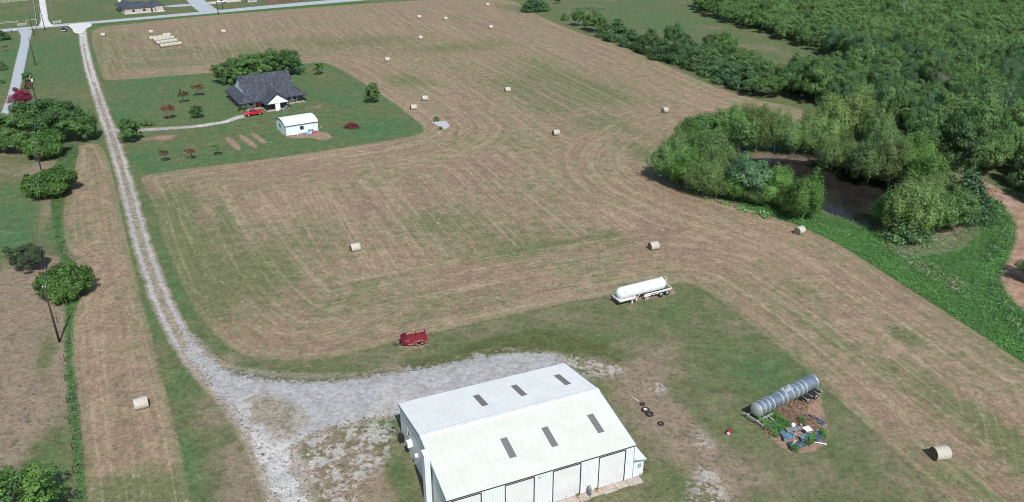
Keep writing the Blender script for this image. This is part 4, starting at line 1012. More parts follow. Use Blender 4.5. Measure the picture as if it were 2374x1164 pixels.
# ------------------------------------------------------------------ white pressure tank trailer
def build_lpg():
    fa = G(1437.5, 699.4, 1.15); ra = G(1558, 669, 1.15)
    d = (ra - fa); d.z = 0; A = math.atan2(d.y, d.x)
    n_ = Vector((-math.sin(A), math.cos(A), 0)); ux = Vector((math.cos(A), math.sin(A), 0))
    org = fa + n_ * 1.15; org.z = 0
    t = empty('tank_trailer', org, A, 'long white pressure tank semi trailer parked without a tractor at the field edge', 'tank trailer')
    L = d.length
    R_ = 1.02; zc = 2.0
    x0, x1 = .0, 9.75
    pr = [(x0 + R_ * .95 * (1 - math.cos(a)), R_ * math.sin(a)) for a in np.linspace(0, math.pi / 2, 8)] + [(x1 - R_ * .95 * (1 - math.cos(a)), R_ * math.sin(a)) for a in np.linspace(math.pi / 2, 0, 8)]
    MB().lathe(pr, 'x', 32, c=(0, 0, zc)).build('tank', M_TANKW, t)
    M_F = mat_paint('white_frame', (.68, .66, .66), .5, var=.1, dirt=(.35, .3, .28))
    f = MB(); f.box(.0, 3.4, -1.15, -.75, 1.0, 1.2); f.box(0, 3.4, .75, 1.15, 1.0, 1.2); f.box(-.05, .25, -1.15, 1.15, .98, 1.22); f.box(.25, 3.3, -.75, .75, 1.02, 1.12); f.prism([(3.0, 1.2), (3.5, 1.2), (3.4, .55), (3.25, .55)], -1.15, -1.0)
    f.build('front_frame', M_F, t)
    f = MB(); f.box(5.0, L + .15, -1.15, -.95, 1.12, 1.24); f.box(5.0, L + .15, .95, 1.15, 1.12, 1.24); f.box(L, L + .15, -1.15, 1.15, 1.1, 1.24); f.box(6.4, L - 3.0, -1.18, -1.10, .88, .95)
    f.build('side_rail', M_F, t)
    f = MB(); f.box(4.9, 6.2, -1.1, -.85, .75, 1.1); f.box(5.2, 5.35, -1.05, -.95, 0.1, .72); f.box(5.6, 5.75, -1.05, -.95, .1, .72)
    f.build('valve_cabinet', M_F, t)
    f = MB(); f.path([(2.5, -1.05, 1.2), (3.0, -1.1, 1.7)], .04); f.path([(3.3, -1.1, .8), (4.0, -1.1, 1.7)], .045); f.build('brace', M_F, t)
    for y in (-.85, .85):
        MB().box(2.5, 2.7, y - .1, y + .1, .12, 1.0).build('landing_leg', M_F, t); MB().box(2.4, 2.8, y - .18, y + .18, 0, .12).build('foot', M_STEEL, t)
    wr = .5; xw = L - 2.1, L - .85
    for x in xw:
        for y in (-.92, .92): wheel(t, x, y, wr, .42)
        MB().tube((x, -.8, wr), (x, .8, wr), .09).build('axle', M_BLACK, t)
    for y0, y1 in ((-1.17, -.7), (.7, 1.17)):
        m = MB()
        pts = [(L - 2.95, .75), (L - 2.7, 1.02), (L - .3, 1.06), (L - .12, .8)]
        for a, b in zip(pts[:-1], pts[1:]):
            m.add([(a[0], y0, a[1]), (b[0], y0, b[1]), (b[0], y1, b[1]), (a[0], y1, a[1]), (a[0], y0, a[1] - .05), (b[0], y0, b[1] - .05), (b[0], y1, b[1] - .05), (a[0], y1, a[1] - .05)],
                  [(0, 1, 2, 3), (7, 6, 5, 4), (0, 4, 5, 1), (1, 5, 6, 2), (2, 6, 7, 3), (3, 7, 4, 0)])
        m.build('fender', M_F, t)
    m = MB()
    for x, z, y in ((5.6, 1.7, -.93), (6.1, 1.85, -.99), (1.0, 2.5, -.92), (.75, 2.8, -.72)):
        m.cbox(x, y, z, .16, .06, .1)
    m.build('marker_plate', M_BLACK, t)
    m = MB(); m.path([(x1 + .05, -.3, 1.25), (x1 + .1, -.3, 3.0), (x1 - .3, -.3, 3.22)], .03); m.path([(x1 + .05, .1, 1.25), (x1 + .1, .1, 3.0), (x1 - .3, .1, 3.22)], .03)
    for i in range(6): m.tube((x1 + .08, -.3, 1.5 + i * .28), (x1 + .08, .1, 1.5 + i * .28), .02)
    m.build('ladder', M_F, t)
    m = MB(); m.tube((x1 - .8, 0, zc + R_ - .05), (x1 - .8, 0, zc + R_ + .14), .22, .2, 12); m.build('manhole', M_TANKW, t)
build_lpg()

# ------------------------------------------------------------------ dented silver tank trailer
def build_silver():
    f = lambda x, y: (1720 + x / 8.955, 850 + y / 8.955)
    a = G(*f(290, 900), 1.75); b = G(*f(1425, 330), 1.75)
    d = b - a; A = math.atan2(d.y, d.x); L = d.length + .4
    a.z = 0
    t = empty('silver_tanker', a, A, 'dented silver tank semi trailer with many hoop bands among weeds and scrap', 'tank trailer')
    tm = NT('dull_polished_tank'); o = tm.obj(); n = tm.noise(o, 1.1, 5, .6); n2 = tm.noise(tm.vmath('MULTIPLY', o, (.5, 2, 2)), 2.2, 5, .6)
    tm.bsdf(tm.mix(tm.step(n, .3, .7), (.29, .36, .42), (.41, .48, .53)), tm.step(n2, .3, .7, .28, .42), .75, .5, tm.bump(n, .10, .2))
    R_ = .98; zc = 1.75; N = 40; M = 100
    m = MB(); vs = []; fs = []
    for i in range(M + 1):
        x = L * i / M
        for j in range(N):
            an = 2 * math.pi * j / N
            r = R_ * (1 - .05 * max(0, 1 - x / (L * .6)) * 1.2)
            y, z = math.cos(an), math.sin(an)
            # crumple on the near flank, a third along from the blunt head
            dd = math.exp(-((x - 3.4) / .8) ** 2) * math.exp(-((an - 3.5) / .65) ** 2)
            r -= dd * (.20 + .14 * math.sin(x * 6.5) + .10 * math.sin(an * 9 + x * 3))
            dd = math.exp(-((x - 5.9) / .7) ** 2) * math.exp(-((an - 3.3) / .5) ** 2)
            r -= dd * (.10 + .06 * math.sin(x * 7))
            vs.append((x, y * r, z * r + zc))
    for i in range(M):
        for j in range(N):
            k = (j + 1) % N
            fs.append((i * N + j, i * N + k, (i + 1) * N + k, (i + 1) * N + j))
    m.add(vs, fs, True)
    m.build('tank', tm.m, t)
    Rr = R_ * .94
    MB().lathe([(-.34, .0), (-.32, Rr * .3), (-.24, Rr * .62), (-.12, Rr * .88), (0, Rr)], 'x', 32, c=(0, 0, zc)).build('front_head', mat_paint('matt_aluminium', (.42, .46, .47), .45, metal=.5, var=.1), t)
    MB().lathe([(L, R_), (L + .1, R_ * .86), (L + .16, R_ * .4), (L + .17, 0)], 'x', 32, c=(0, 0, zc)).build('rear_head', tm.m, t)
    MB().lathe([(L - .05, R_ + .005), (L - .05, R_ + .07), (L + .08, R_ + .07), (L + .08, R_ * .95)], 'x', 32, c=(0, 0, zc)).build('end_ring', M_RIM, t)
    bm_ = mat_paint('band_metal', (.50, .54, .57), .5, metal=.3, var=.1)
    for x in (.12, .95, 1.8, 2.65, 4.35, 5.25, 6.45, 7.45, 8.4, 9.25):
        r = R_ * (1 - .06 * max(0, 1 - x / (L * .6)))
        if x < L: MB().lathe([(x - .045, r - .02), (x - .04, r + .05), (x + .04, r + .05), (x + .045, r - .02)], 'x', 36, c=(0, 0, zc)).build('hoop_band', bm_, t)
    mb = MB(); mb.cbox(L * .52, 0, zc + R_ + .02, 1.5, .9, .22); sp = mb.build('spill_box', bm_, t, .04)
    MB().tube((L * .50, 0, zc + R_ + .1), (L * .50, 0, zc + R_ + .36), .27, .24, 16).build('manhole_lid', M_STEEL, sp)
    m = MB(); m.tube((L * .56, .2, zc + R_ + .1), (L * .56, .2, zc + R_ + .4), .07); m.tube((L * .47, -.25, zc + R_ + .1), (L * .47, -.25, zc + R_ + .3), .06); m.path([(L*.46,-.42,zc+R_+.13),(L*.46,-.42,zc+R_+.3),(L*.58,-.42,zc+R_+.3),(L*.58,-.42,zc+R_+.13)],.025); m.build('fitting', M_RIM, sp)
    fr = MB(); fr.box(-.55, 2.6, -.9, -.78, .62, .76); fr.box(-.55, 2.6, .78, .9, .62, .76); fr.box(-.6, -.45, -1.05, 1.5, .62, .78); fr.box(1.0, 1.15, -1.2, .9, .62, .7)
    fr.build('front_frame', M_RIM, t)
    for x_ in (.1, 1.6, -.5): MB().tube((x_, -.85, .68), (x_ + .1, -1.8, .48), .035).build('bracket_bar', M_WHITE, t)
    for y in (-.7, .7): MB().box(1.7, 1.85, y - .08, y + .08, 0, .7).build('landing_leg', M_STEEL, t)
    ch = MB(); ch.box(L - 4.0, L + .1, -.5, -.38, .62, .8); ch.box(L - 4.0, L + .1, .38, .5, .62, .8)
    for x in (L - 3.6, L - 2.2, L - .6): ch.box(x, x + .15, -1.0, 1.0, .66, .78)
    ch.build('chassis', M_BLACK, t)
    fd = MB(); fd.box(L - 3.1, L - .0, -1.62, -.95, .98, 1.02); fd.box(L - 3.1, L, .95, 1.3, .98, 1.02); fd.build('fender', M_BLACK, t)
    fd = MB()
    for x in (L - 3.2, L - 2.0, L - .8, L + .05): fd.tube((x, -1.75, 1.06), (x, -.8, 1.08), .035)
    fd.build('fender_bar', M_RIM, t)
    for x in (L - 2.45, L - .8):
        wheel(t, x, -1.28, .48, .5); wheel(t, x, 1.05, .48, .4)
        MB().tube((x, -1.0, .48), (x, 1.0, .48), .09).build('axle', M_BLACK, t)
    MB().box(L + .1, L + .2, -1.0, 1.0, .55, .75).build('bumper', M_BLACK, t)
    return t, A, a
SIL, SILA, SILO = build_silver()

# ------------------------------------------------------------------ red stock trailer
def build_stock():
    g = lambda x, y: (900 + x / 12.93, 740 + y / 12.93)
    a = G(*g(600, 830)); b = G(*g(1150, 730)); d = b - a; A = math.atan2(d.y, d.x); L = d.length + .1
    t = empty('stock_trailer', a, A, 'open topped dark red livestock trailer standing at the grass edge of the hay field', 'livestock trailer')
    Wd = 1.45; z0, z1 = .35, 1.72
    m = MB(); m.box(0, L, 0, .04, z0, z1); m.build('side_panel', M_WINER, t)
    m = MB(); m.box(0, L, Wd - .04, Wd, z0, z1 - .42); m.build('side_panel', M_WINER, t)
    m = MB(); m.box(0, L, Wd - .04, Wd, z1 - .06, z1)
    for x in (.02, L * .5, L - .06): m.box(x, x + .05, Wd - .05, Wd + .01, z1 - .42, z1)
    m.build('side_rail', M_WINER, t)
    m = MB(); m.box(.04, L - .04, .04, Wd - .04, z0, z0 + .06); m.build('floor', mat_paint('floor_rust', (.14, .05, .05), .8, var=.3), t)
    # rounded nose
    pts = [(0, 0), (-.45, .06), (-.85, .35), (-.98, Wd / 2), (-.85, Wd - .35), (-.45, Wd - .06), (0, Wd)]
    m = MB()
    for p, q in zip(pts[:-1], pts[1:]):
        m.add([(p[0], p[1], z0), (q[0], q[1], z0), (q[0], q[1], z1), (p[0], p[1], z1), (p[0] + .04, p[1] * .96 + .02, z0), (q[0] + .04, q[1] * .96 + .02, z0), (q[0] + .04, q[1] * .96 + .02, z1), (p[0] + .04, p[1] * .96 + .02, z1)],
              [(0, 1, 2, 3), (7, 6, 5, 4), (3, 2, 6, 7), (0, 4, 5, 1)])
    m.build('nose', mat_paint('deep_wine_paint', (.15, .018, .04), .45, var=.15), t)
    MB().slab([(x, y, z0 + .05) for x, y in pts], .04).build('nose_floor', M_WINER, t)
    m = MB(); m.tube((L * .52, .02, z1), (L * .52, Wd - .02, z1), .035); m.tube((L * .52, .02, z0), (L * .52, .02, z1), .035); m.tube((L * .52, Wd * .75, z0), (L * .46, .35, z1 - .1), .03); m.build('divider', M_WINER, t)
    m = MB(); m.tube((L, 0, z0), (L, 0, z1), .04); m.tube((L, Wd, z0), (L, Wd, z1 + .05), .05); m.tube((L, 0, z1), (L, Wd, z1), .035); m.box(L - .02, L + .03, .05, Wd - .05, z0, z0 + .75); m.build('gate', M_WINER, t)
    for zz in (.95, 1.15): MB().box(-.35, .3, -.03, -.01, zz, zz + .04).build('trim_strip', mat_paint('pale_rust', (.35, .2, .19), .6), t)
    for y, s in ((-.14, 1), (Wd + .14, -1)):
        m = MB(); y0, y1 = y - .16, y + .16
        fp = [(L * .28, .42), (L * .32, .62), (L * .42, .78), (L * .75, .80), (L * .84, .62), (L * .87, .42)]
        for p, q in zip(fp[:-1], fp[1:]):
            m.add([(p[0], y0, p[1]), (q[0], y0, q[1]), (q[0], y1, q[1]), (p[0], y1, p[1]), (p[0], y0, p[1] - .05), (q[0], y0, q[1] - .05), (q[0], y1, q[1] - .05), (p[0], y1, p[1] - .05)],
                  [(0, 1, 2, 3), (7, 6, 5, 4), (0, 4, 5, 1), (1, 5, 6, 2), (2, 6, 7, 3), (3, 7, 4, 0)])
        m.box(0.02, L * .28, y0 + .08, y1 - .02 if s > 0 else y1, .33, .45); m.box(L * .87, L, y0 + .08, y1, .33, .45)
        m.build('fender', mat_paint('faded_fender', (.30, .14, .13), .7, var=.2), t)
        wheel(t, L * .42, y, .3, .2, mat_paint('rusty_rim', (.35, .20, .14), .7)); wheel(t, L * .73, y, .3, .2, mat_paint('grey_rim', (.25, .30, .28), .6))
    m = MB(); m.tube((-.8, .35, .4), (-1.7, Wd / 2, .42), .05); m.tube((-.8, Wd - .35, .4), (-1.7, Wd / 2, .42), .05); m.tube((-1.7, Wd / 2, .42), (-2.0, Wd / 2, .42), .06); m.build('hitch', M_BLACK, t)
    m = MB(); m.tube((-1.5, Wd / 2, 0), (-1.5, Wd / 2, .8), .04); m.cbox(-1.5, Wd / 2, .02, .2, .2, .04); m.build('jack', M_STEEL, t)
build_stock()

# ------------------------------------------------------------------ round hay bales
def mat_bale():
    t = NT('net_wrapped_hay'); o = t.obj(); x = t.sep(o)
    n = t.noise(t.comb(t.math('MULTIPLY', x[0], 9), t.math('MULTIPLY', x[1], 1.2), t.math('MULTIPLY', x[2], 1.2)), 1.0, 6, .7)
    n2 = t.noise(o, 2.0, 5, .7)
    r = t.n('ShaderNodeObjectInfo').outputs['Random']
    c = t.mix(t.step(n, .25, .75), (.32, .30, .26), (.60, .57, .51))
    c = t.mix(t.step(t.math('ADD', n2, t.math('MULTIPLY', r, .15)), .5, .75, 0, .7), c, (.38, .38, .29))
    t.bsdf(c, .85, 0, .2, t.bump(n, .5, .04))
    return t.m
def mat_baleend():
    t = NT('coiled_hay_end'); o = t.obj(); x = t.sep(o)
    r = t.math('POWER', t.math('ADD', t.math('MULTIPLY', x[1], x[1]), t.math('MULTIPLY', x[2], x[2])), .5)
    n = t.noise(o, 7, 5, .7)
    ring = t.math('SINE', t.math('ADD', t.math('MULTIPLY', r, 48), t.math('MULTIPLY', n, 9)))
    c = t.mix(t.step(t.math('ADD', t.math('MULTIPLY', ring, .3), n), .35, .85), (.085, .070, .045), (.30, .26, .18))
    t.bsdf(c, .95, 0, .1, t.bump(ring, .6, .05))
    return t.m
M_BALE, M_BALEND = mat_bale(), mat_baleend()
def bale_mesh(seed, Rb=.82, Lb=1.74):
    g = random.Random(seed)
    m = MB(); prof = []
    nn = 9
    for i in range(nn):
        x = -Lb / 2 + Lb * i / (nn - 1)
        rr = Rb * (1 - .05 * (abs(2 * i / (nn - 1) - 1)) ** 4) + g.uniform(-.012, .012)
        prof.append((x, rr))
    m.lathe(prof, 'x', 30)
    m.v = [(x, y * (1.02), z * (.985) if z > -Rb * .9 else -Rb * .93) for x, y, z in m.v]
    o = m.build('wrap', M_BALE); 
    ends = []
    for sg in (-1, 1):
        e = MB()
        vs = [(sg * Lb / 2 * 1.0, 0, 0)]; k = 30
        for ri, rr in enumerate((.35, .7, .955)):
            for j in range(k):
                a = 2 * math.pi * j / k
                y, z = rr * Rb * .95 * math.cos(a) * 1.02, max(rr * Rb * .95 * math.sin(a), -Rb * .93)
                vs.append((sg * (Lb / 2 + (.0 if ri == 2 else .03 * (1 - rr)) + g.uniform(-.008, .012)), y, z))
        fs = [(0, 1 + j, 1 + (j + 1) % k) for j in range(k)]
        for ri in range(2):
            b0, b1 = 1 + ri * k, 1 + (ri + 1) * k
            fs += [(b0 + j, b1 + j, b1 + (j + 1) % k, b0 + (j + 1) % k) for j in range(k)]
        e.add(vs, fs)
        oe = e.build('end_face', M_BALEND, fix=False); ends.append(oe.data); bpy.data.objects.remove(oe)
    r = (o.data, *ends)
    bpy.data.objects.remove(o)
    return r
BALES = [bale_mesh(i) for i in range(4)]
def bale(loc, rz, label, group=None, i=0, s=1.0):
    e = empty('hay_bale', (loc.x, loc.y, .74 * s), rz, label, 'hay bale', group)
    e.scale = (s, s, s)
    for nm, me in zip(('wrap', 'end_face', 'end_face'), BALES[i % 4]):
        o = bpy.data.objects.new(nm, me); COL.objects.link(o); o.parent = e
    return e
bl = [((240, 84.5), 18, 'single hay bale alone near the top left by the gravel drive'),
      ((351, 77.5), 18, 'single hay bale just behind the stacked pile of bales'),
      ((519, 76.5), 18, 'single hay bale standing between the bale pile and the dark hedge trees'),
      ((972, 42.5), 15, 'left bale of the close pair near the top centre of the field'),
      ((1033, 46.5), 15, 'right bale of the close pair near the top centre of the field'),
      ((1130, 14), 15, 'farthest small bale at the very top edge of the field'),
      ((1138, 66.5), 15, 'bale right of the top centre pair, below the farthest bale'),
      ((975, 91), 15, 'bale directly below the close pair near the top centre'),
      ((898, 142), 18, 'bale beyond the small light green tree on the far lawn corner'),
      ((985, 233), 18, 'upper bale of the two close to the round tree at the lawn edge'),
      ((959, 254), 20, 'lower bale of the two close to the round tree at the lawn edge'),
      ((1177, 213), 15, 'bale alone beside the broad green patch in the middle of the field'),
      ((1289, 313.5), 18, 'bale in the middle of the field right of the small concrete slab'),
      ((1541, 261), 35, 'pale bale lying near the willows at the narrow end of the field'),
      ((824, 581.5), 27, 'bale alone in the left centre of the field, its wrap wrinkled'),
      ((1515, 578), 21, 'bale with dark end facing left, above the white tank trailer'),
      ((1853, 542), 36, 'bale with straw tail beside the green bank of the pond'),
      ((2177, 1062), 9, 'nearest bale at lower right with coiled dark end showing'),
      ((329, 945), 30, 'nearest bale at lower left on the strip beside the gravel drive')]
for i, (p, a, lab) in enumerate(bl):
    sc = 1.08 if i in (17,) else 1.0
    e = bale(G(*p), R(a) , lab, 'round hay bales scattered over the mown field', i, sc)
rows = [((371.5, 111), (419.5, 104.5), 5, 'front'), ((362.5, 104), (409.5, 97.5), 5, 'second'), ((356, 97.5), (402, 91), 5, 'third'), ((346, 93.5), (390, 88), 5, 'fourth'), ((377, 86), (389, 84.5), 2, 'back')]
for (a, b, n, nm) in rows:
    A_, B_ = G(*a), G(*b); ang = math.atan2((B_ - A_).y, (B_ - A_).x)
    for k in range(n):
        p = A_.lerp(B_, (k + .0) / (n - 1) * ((n - 1) / n) + .5 / n) if n > 1 else A_
        stp = max((B_ - A_).length / n, 1.80)
        p = A_ + (B_ - A_).normalized() * (stp * (k + .5))
        bale(p, ang, 'hay bale set end to end in the %s row of the bale pile' % nm, 'hay bales in the %s row of the pile' % nm, k + 1, 1.0)

# ------------------------------------------------------------------ scrap and small things near the barn
def tyre(px, py, r, lab, tilt=0, rim=False):
    e = empty('old_tyre', G(px, py), 0, lab, 'tyre', 'old tyres lying in the grass by the barn')
    w_ = r * .55
    o = MB().lathe([(0.02, r * .6), (.0, r * .85), (w_ * .3, r), (w_ * .7, r), (w_, r * .85), (w_ * .95, r * .6), (w_ * .5, r * .55), (0.02, r * .6)], 'z', 24).build('tyre', M_RUBBER, e)
    o.rotation_euler = (tilt, 0, 0)
    if rim:
        o = MB().lathe([(w_ * .3, 0), (w_ * .3, r * .3), (w_ * .6, r * .35), (w_ * .75, r * .58)], 'z', 18).build('rim', M_RIM, e)
tyre(1489.5, 938, .36, 'smallest old tyre at the end of the pale pipe beside the barn')
tyre(1496.5, 952.5, .55, 'large old tyre with pale rim in the grass right of the barn', 0, True)
tyre(1506, 962, .52, 'large black tyre touching the one with the pale rim')
tyre(1532, 984, .42, 'old tyre lying apart, lowest of the four beside the barn')
m = MB().tube(G(1451.2, 911.5) + Vector((0, 0, .08)), G(1481.7, 932.3) + Vector((0, 0, .08)), .075, n=10)
tag(m.build('pipe', mat_paint('rusty_pale_pipe', (.50, .42, .38), .7, var=.2)), 'long pale pipe lying in the grass beside the old tyres', 'pipe')
e = empty('drum', G(1690, 1006), R(60), 'faded red drum tipped on its side on the grass left of the silver tanker', 'drum')
MB().lathe([(-.42, 0), (-.42, .27), (-.4, .29), (-.14, .285), (-.12, .3), (-.1, .285), (.12, .285), (.14, .3), (.16, .285), (.4, .29), (.42, .27), (.42, 0)], 'x', 20, c=(0, 0, .3)).build('shell', mat_paint('red_drum', (.30, .03, .045), .5, var=.2), e)
MB().lathe([(-.45, 0), (-.45, .20), (-.425, .25)], 'x', 18, c=(0, 0, .3)).build('lid', mat_paint('pale_lid', (.6, .58, .56), .6), e)

def crumple(name, pts, z, mat, lab, cat, seed=1, amp=.12):
    g = random.Random(seed); n = 10
    a, b, c, d = [G(*p) for p in pts]
    m = MB(); vs = []; fs = []
    for i in range(n + 1):
        for j in range(n + 1):
            u, v = i / n, j / n
            p = a.lerp(b, u).lerp(d.lerp(c, u), v)
            vs.append((p.x + g.uniform(-.08, .08), p.y + g.uniform(-.08, .08), z + g.uniform(0, amp) + amp * math.sin(u * 7 + seed) * math.cos(v * 5 + seed)))
    for i in range(n):
        for j in range(n):
            k = i * (n + 1) + j; fs.append((k, k + 1, k + n + 2, k + n + 1))
    m.add(vs, fs, True)
    o = m.build(name, mat); md = o.modifiers.new('thickness', 'SOLIDIFY'); md.thickness = .03
    return tag(o, lab, cat)
M_TARP = mat_paint('faded_blue_tarp', (.10, .19, .27), .45, var=.35, scale=2)
M_TARPD = mat_paint('dark_slate_tarp', (.07, .10, .14), .5, var=.4, scale=3, dirt=(.30, .33, .36))
crumple('tarp', [(1806, 1004), (1834, 1001), (1842, 1018), (1818, 1027)], .35, M_TARP, 'smooth blue sheet at the left end of the scrap heap', 'tarp', 1, .05)
crumple('tarp', [(1850, 1012), (1882, 1008), (1888, 1023), (1858, 1028)], .25, M_TARP, 'blue sheet in the middle of the scrap heap under the white board', 'tarp', 2, .1)
crumple('tarp', [(1824, 1031), (1860, 1022), (1868, 1038), (1838, 1049)], .15, M_TARPD, 'crumpled dark plastic at the front of the scrap heap', 'tarp', 3, .15)
crumple('tarp', [(1888, 1003), (1910, 1005), (1909, 1028), (1890, 1028)], .25, M_TARPD, 'dark blue plastic at the right end of the scrap heap', 'tarp', 4, .15)
crumple('tarp', [(1778, 985), (1793, 988), (1797, 998), (1784, 998)], .45, M_TARPD, 'dark sheet half buried in green weeds left of the scrap heap', 'tarp', 5, .1)
crumple('tarp', [(1873, 963), (1884, 966), (1918, 983), (1906, 988)], .1, M_TARPD, 'torn grey plastic strip on the bare soil behind the scrap heap', 'tarp', 6, .12)
def board(px, py, L, W_, ang, z, mat, lab, nm='board', cat='board', th=.06, tilt=.05):
    m = MB()
    m.box(-L / 2, L / 2, -W_ / 2, W_ / 2, 0, th)
    if W_ > .5:
        for i in range(4): m.box(-L / 2, L / 2, -W_ / 2 + i * W_ / 4, -W_ / 2 + i * W_ / 4 + .05, th, th + .04)
    o = m.build(nm, mat, None, .01); p = G(px, py); o.location = (p.x, p.y, z); o.rotation_euler = (tilt, tilt, R(ang)); tag(o, lab, cat)
board(1839, 1003, 2.3, .75, 15, .55, M_STEEL, 'ribbed grey metal sheet on top of the scrap heap', 'metal_sheet', 'metal sheet')
board(1870, 1004, 1.0, .9, 24, .65, M_WHITE, 'square white board on top of the scrap heap', 'board', 'board')
board(1902, 1030, 1.5, .16, -14, .15, M_WHITE, 'short white plank at the front right of the scrap heap', 'plank', 'plank')
board(1850, 1018, 2.2, .13, -40, .5, M_RIM, 'pale plank slanting across the scrap heap', 'plank', 'plank')
board(1842, 1012, 2.0, .13, 60, .42, M_RIM, 'thin beam pointing up out of the scrap heap centre', 'beam', 'beam')
board(1866, 998, 1.4, .16, -60, .6, M_BLACK, 'dark beam behind the square white board of the scrap heap', 'beam', 'beam')
board(1838, 1034, 1.6, .1, 50, .4, M_WHITE, 'thin white strip on the crumpled dark plastic', 'strip', 'strip')
g_ = random.Random(9)
for (px, py, s_, lab) in ((1838, 988, .4, 'broken white block left of three behind the scrap heap'), (1857, 986, .28, 'small white block in the middle behind the scrap heap'), (1873, 993, .34, 'white block nearest the square board of the scrap heap'), (1856, 997, .3, 'white block touching the ribbed metal sheet'), (1895, 999, .22, 'smallest white block at the right of the scrap heap')):
    m = MB(); vs = []
    for z in (0, s_ * .7):
        for k in range(6):
            a = k * math.pi / 3 + g_.uniform(-.3, .3); r_ = s_ * g_.uniform(.7, 1.1) * (1 if z == 0 else .75)
            vs.append((r_ * math.cos(a), r_ * math.sin(a), z * g_.uniform(.7, 1.2)))
    m.add(vs, [(0, 5, 4, 3, 2, 1), (6, 7, 8, 9, 10, 11)] + [(k, (k + 1) % 6, 6 + (k + 1) % 6, 6 + k) for k in range(6)])
    o = m.build('rubble_block', M_WHITE, None, .02); o.location = G(px, py) + Vector((0, 0, .1)); tag(o, lab, 'rubble')

# well slab in the field
m = MB(); sp = [G(1001, 285), G(1018, 281), G(1033, 282), G(1043, 292), G(1038, 297), G(1028, 299), G(1016, 292)]
m.slab([(p.x, p.y, .12) for p in sp], .2)
o = m.build('concrete_slab', M_CONCG); tag(o, 'cracked grey concrete slab lying in the hay field beside a green bush', 'slab')
# brush pile
def brush(name, c, n, ra, rb, hh, mat, lab, cat='brush pile', ln=1.0, rr=.035, seed=2):
    g = random.Random(seed); m = MB()
    for i in range(n):
        a = g.uniform(0, 6.28); q = math.sqrt(g.uniform(0, 1))
        x, y = ra * q * math.cos(a), rb * q * math.sin(a)
        zt = hh * (1 - q * q) * g.uniform(.2, 1)
        d = Vector((g.gauss(0, 1), g.gauss(0, 1), g.gauss(0, .35))).normalized() * ln * g.uniform(.5, 1.2)
        p = Vector((x, y, zt + .05)); e_ = p + d; e_.z = max(e_.z, .03); md = p.lerp(e_, .5) + Vector((g.uniform(-.1, .1), g.uniform(-.1, .1), .06))
        m.tube(p, md, rr, rr * .8, 4); m.tube(md, e_, rr * .8, rr * .4, 4)
    o = m.build(name, mat, fix=False); o.location = c
    return tag(o, lab, cat)
M_TWIG = mat_paint('wine_twigs', (.16, .045, .050), .8, var=.45, scale=2)
brush('brush_pile', G(816, 296), 520, 2.1, 1.5, 1.5, M_TWIG, 'round heap of dark red cut branches on the lawn right of the shed')
brush('brush_scraps', G(791, 288), 60, 1.6, .8, .15, mat_paint('dry_twigs', (.28, .15, .11), .8, var=.4, scale=2), 'thin scatter of dry twigs left of the red branch heap', 'twigs', .7, .025, 5)
brush('brush_pile', G(1366, 20), 420, 9.5, 3.2, .9, mat_paint('grey_green_brush', (.16, .20, .13), .9, var=.4, scale=2), 'long grey green heap of debris in the pasture near the top edge', ln=2.0, rr=.09, seed=6)
brush('dry_branches', BW(25.9, 11.0), 90, .8, 1.6, .6, mat_paint('bleached_sticks', (.42, .38, .34), .9, var=.3, scale=2), 'bleached sticks and scraps heaped against the right side of the barn', 'sticks', 1.2, .035, 8)
brush('driftwood', G(1850, 362), 130, 6.0, 1.4, .5, mat_paint('grey_driftwood', (.22, .19, .17), .9, var=.3), 'grey fallen branches along the far muddy shore of the pond', 'branches', 1.8, .05, 11)
brush('driftwood', G(1990, 390), 130, 4.5, 2.0, .5, mat_paint('mauve_driftwood', (.20, .16, .15), .9, var=.3), 'tangle of fallen branches on the right shore of the pond', 'branches', 1.8, .05, 12)

# blue barrel in the hedge
e = empty('barrel', G(1325, 58.5), 0, 'bright blue barrel at the foot of the hedge row', 'barrel')
MB().lathe([(0, 0), (0, .3), (.3, .36), (.6, .36), (.9, .3), (.9, 0)], 'z', 16).build('shell', mat_paint('blue_plastic', (.04, .22, .48), .4), e)
MB().lathe([(.9, .2), (.94, .2), (.94, 0)], 'z', 12).build('lid', M_WHITE, e)

# ------------------------------------------------------------------ utility poles and wires
def pole(base, h, label, arms=True, trans=False, rz=0.0, r=.17):
    e = empty('utility_pole', base, rz, label, 'utility pole', 'utility poles')
    MB().tube((0, 0, -.3), (0, 0, h), r, r * .72, 10).build('pole', M_WOOD, e)
    if arms:
        MB().cbox(0, 0, h - .12, .5, .14, .10).build('bracket', M_STEEL, e)
        for x in (-.22, .22): MB().lathe([(0, .04), (.04, .07), (.12, .07), (.18, .03), (.2, 0)], 'z', 8, c=(x, 0, h - .07)).build('insulator', M_WHITE, e)
    if trans:
        MB().tube((.35, -.1, h - 1.9), (.35, -.1, h - .9), .27, .27, 14).build('transformer', M_WHITE, e)
        MB().tube((-.3, 0, h - 1.0), (-.3, 0, h - .55), .12, .12, 10).build('cutout', M_WHITE, e)
    return Vector(base) + Vector((0, 0, h))
T = []
T.append(pole(G(70, 1400), 9.6, 'utility pole below the bottom edge of the view'))
T.append(pole(G(138, 793), 9.6, 'nearest dark utility pole leaning over the weedy fence line at the left'))
T.append(pole(G(103, 421), 9.5, 'dark utility pole rising behind the wide green bush on the left'))
T.append(pole(G(88, 248), 9.6, 'utility pole with white transformer above the big dark trees', True, True))
T.append(pole(G(82.7, 151), 10.2, 'bare dark pole on the grass between the left drive and gravel drive', False))
T.append(pole(G(79.1, 83.2), 10.8, 'dark pole at the corner of the paved left drive and the road', False))
T.append(pole(G(104.7, 70.3), 10.6, 'dark pole at the roadside opposite the pale farm lane', False))
pole(G(506, 33), 10.6, 'left pole of two at the top beside the street entrance', False)
pole(G(517, 21.5), 8.0, 'right shorter pole of two at the top beside the street entrance', False)
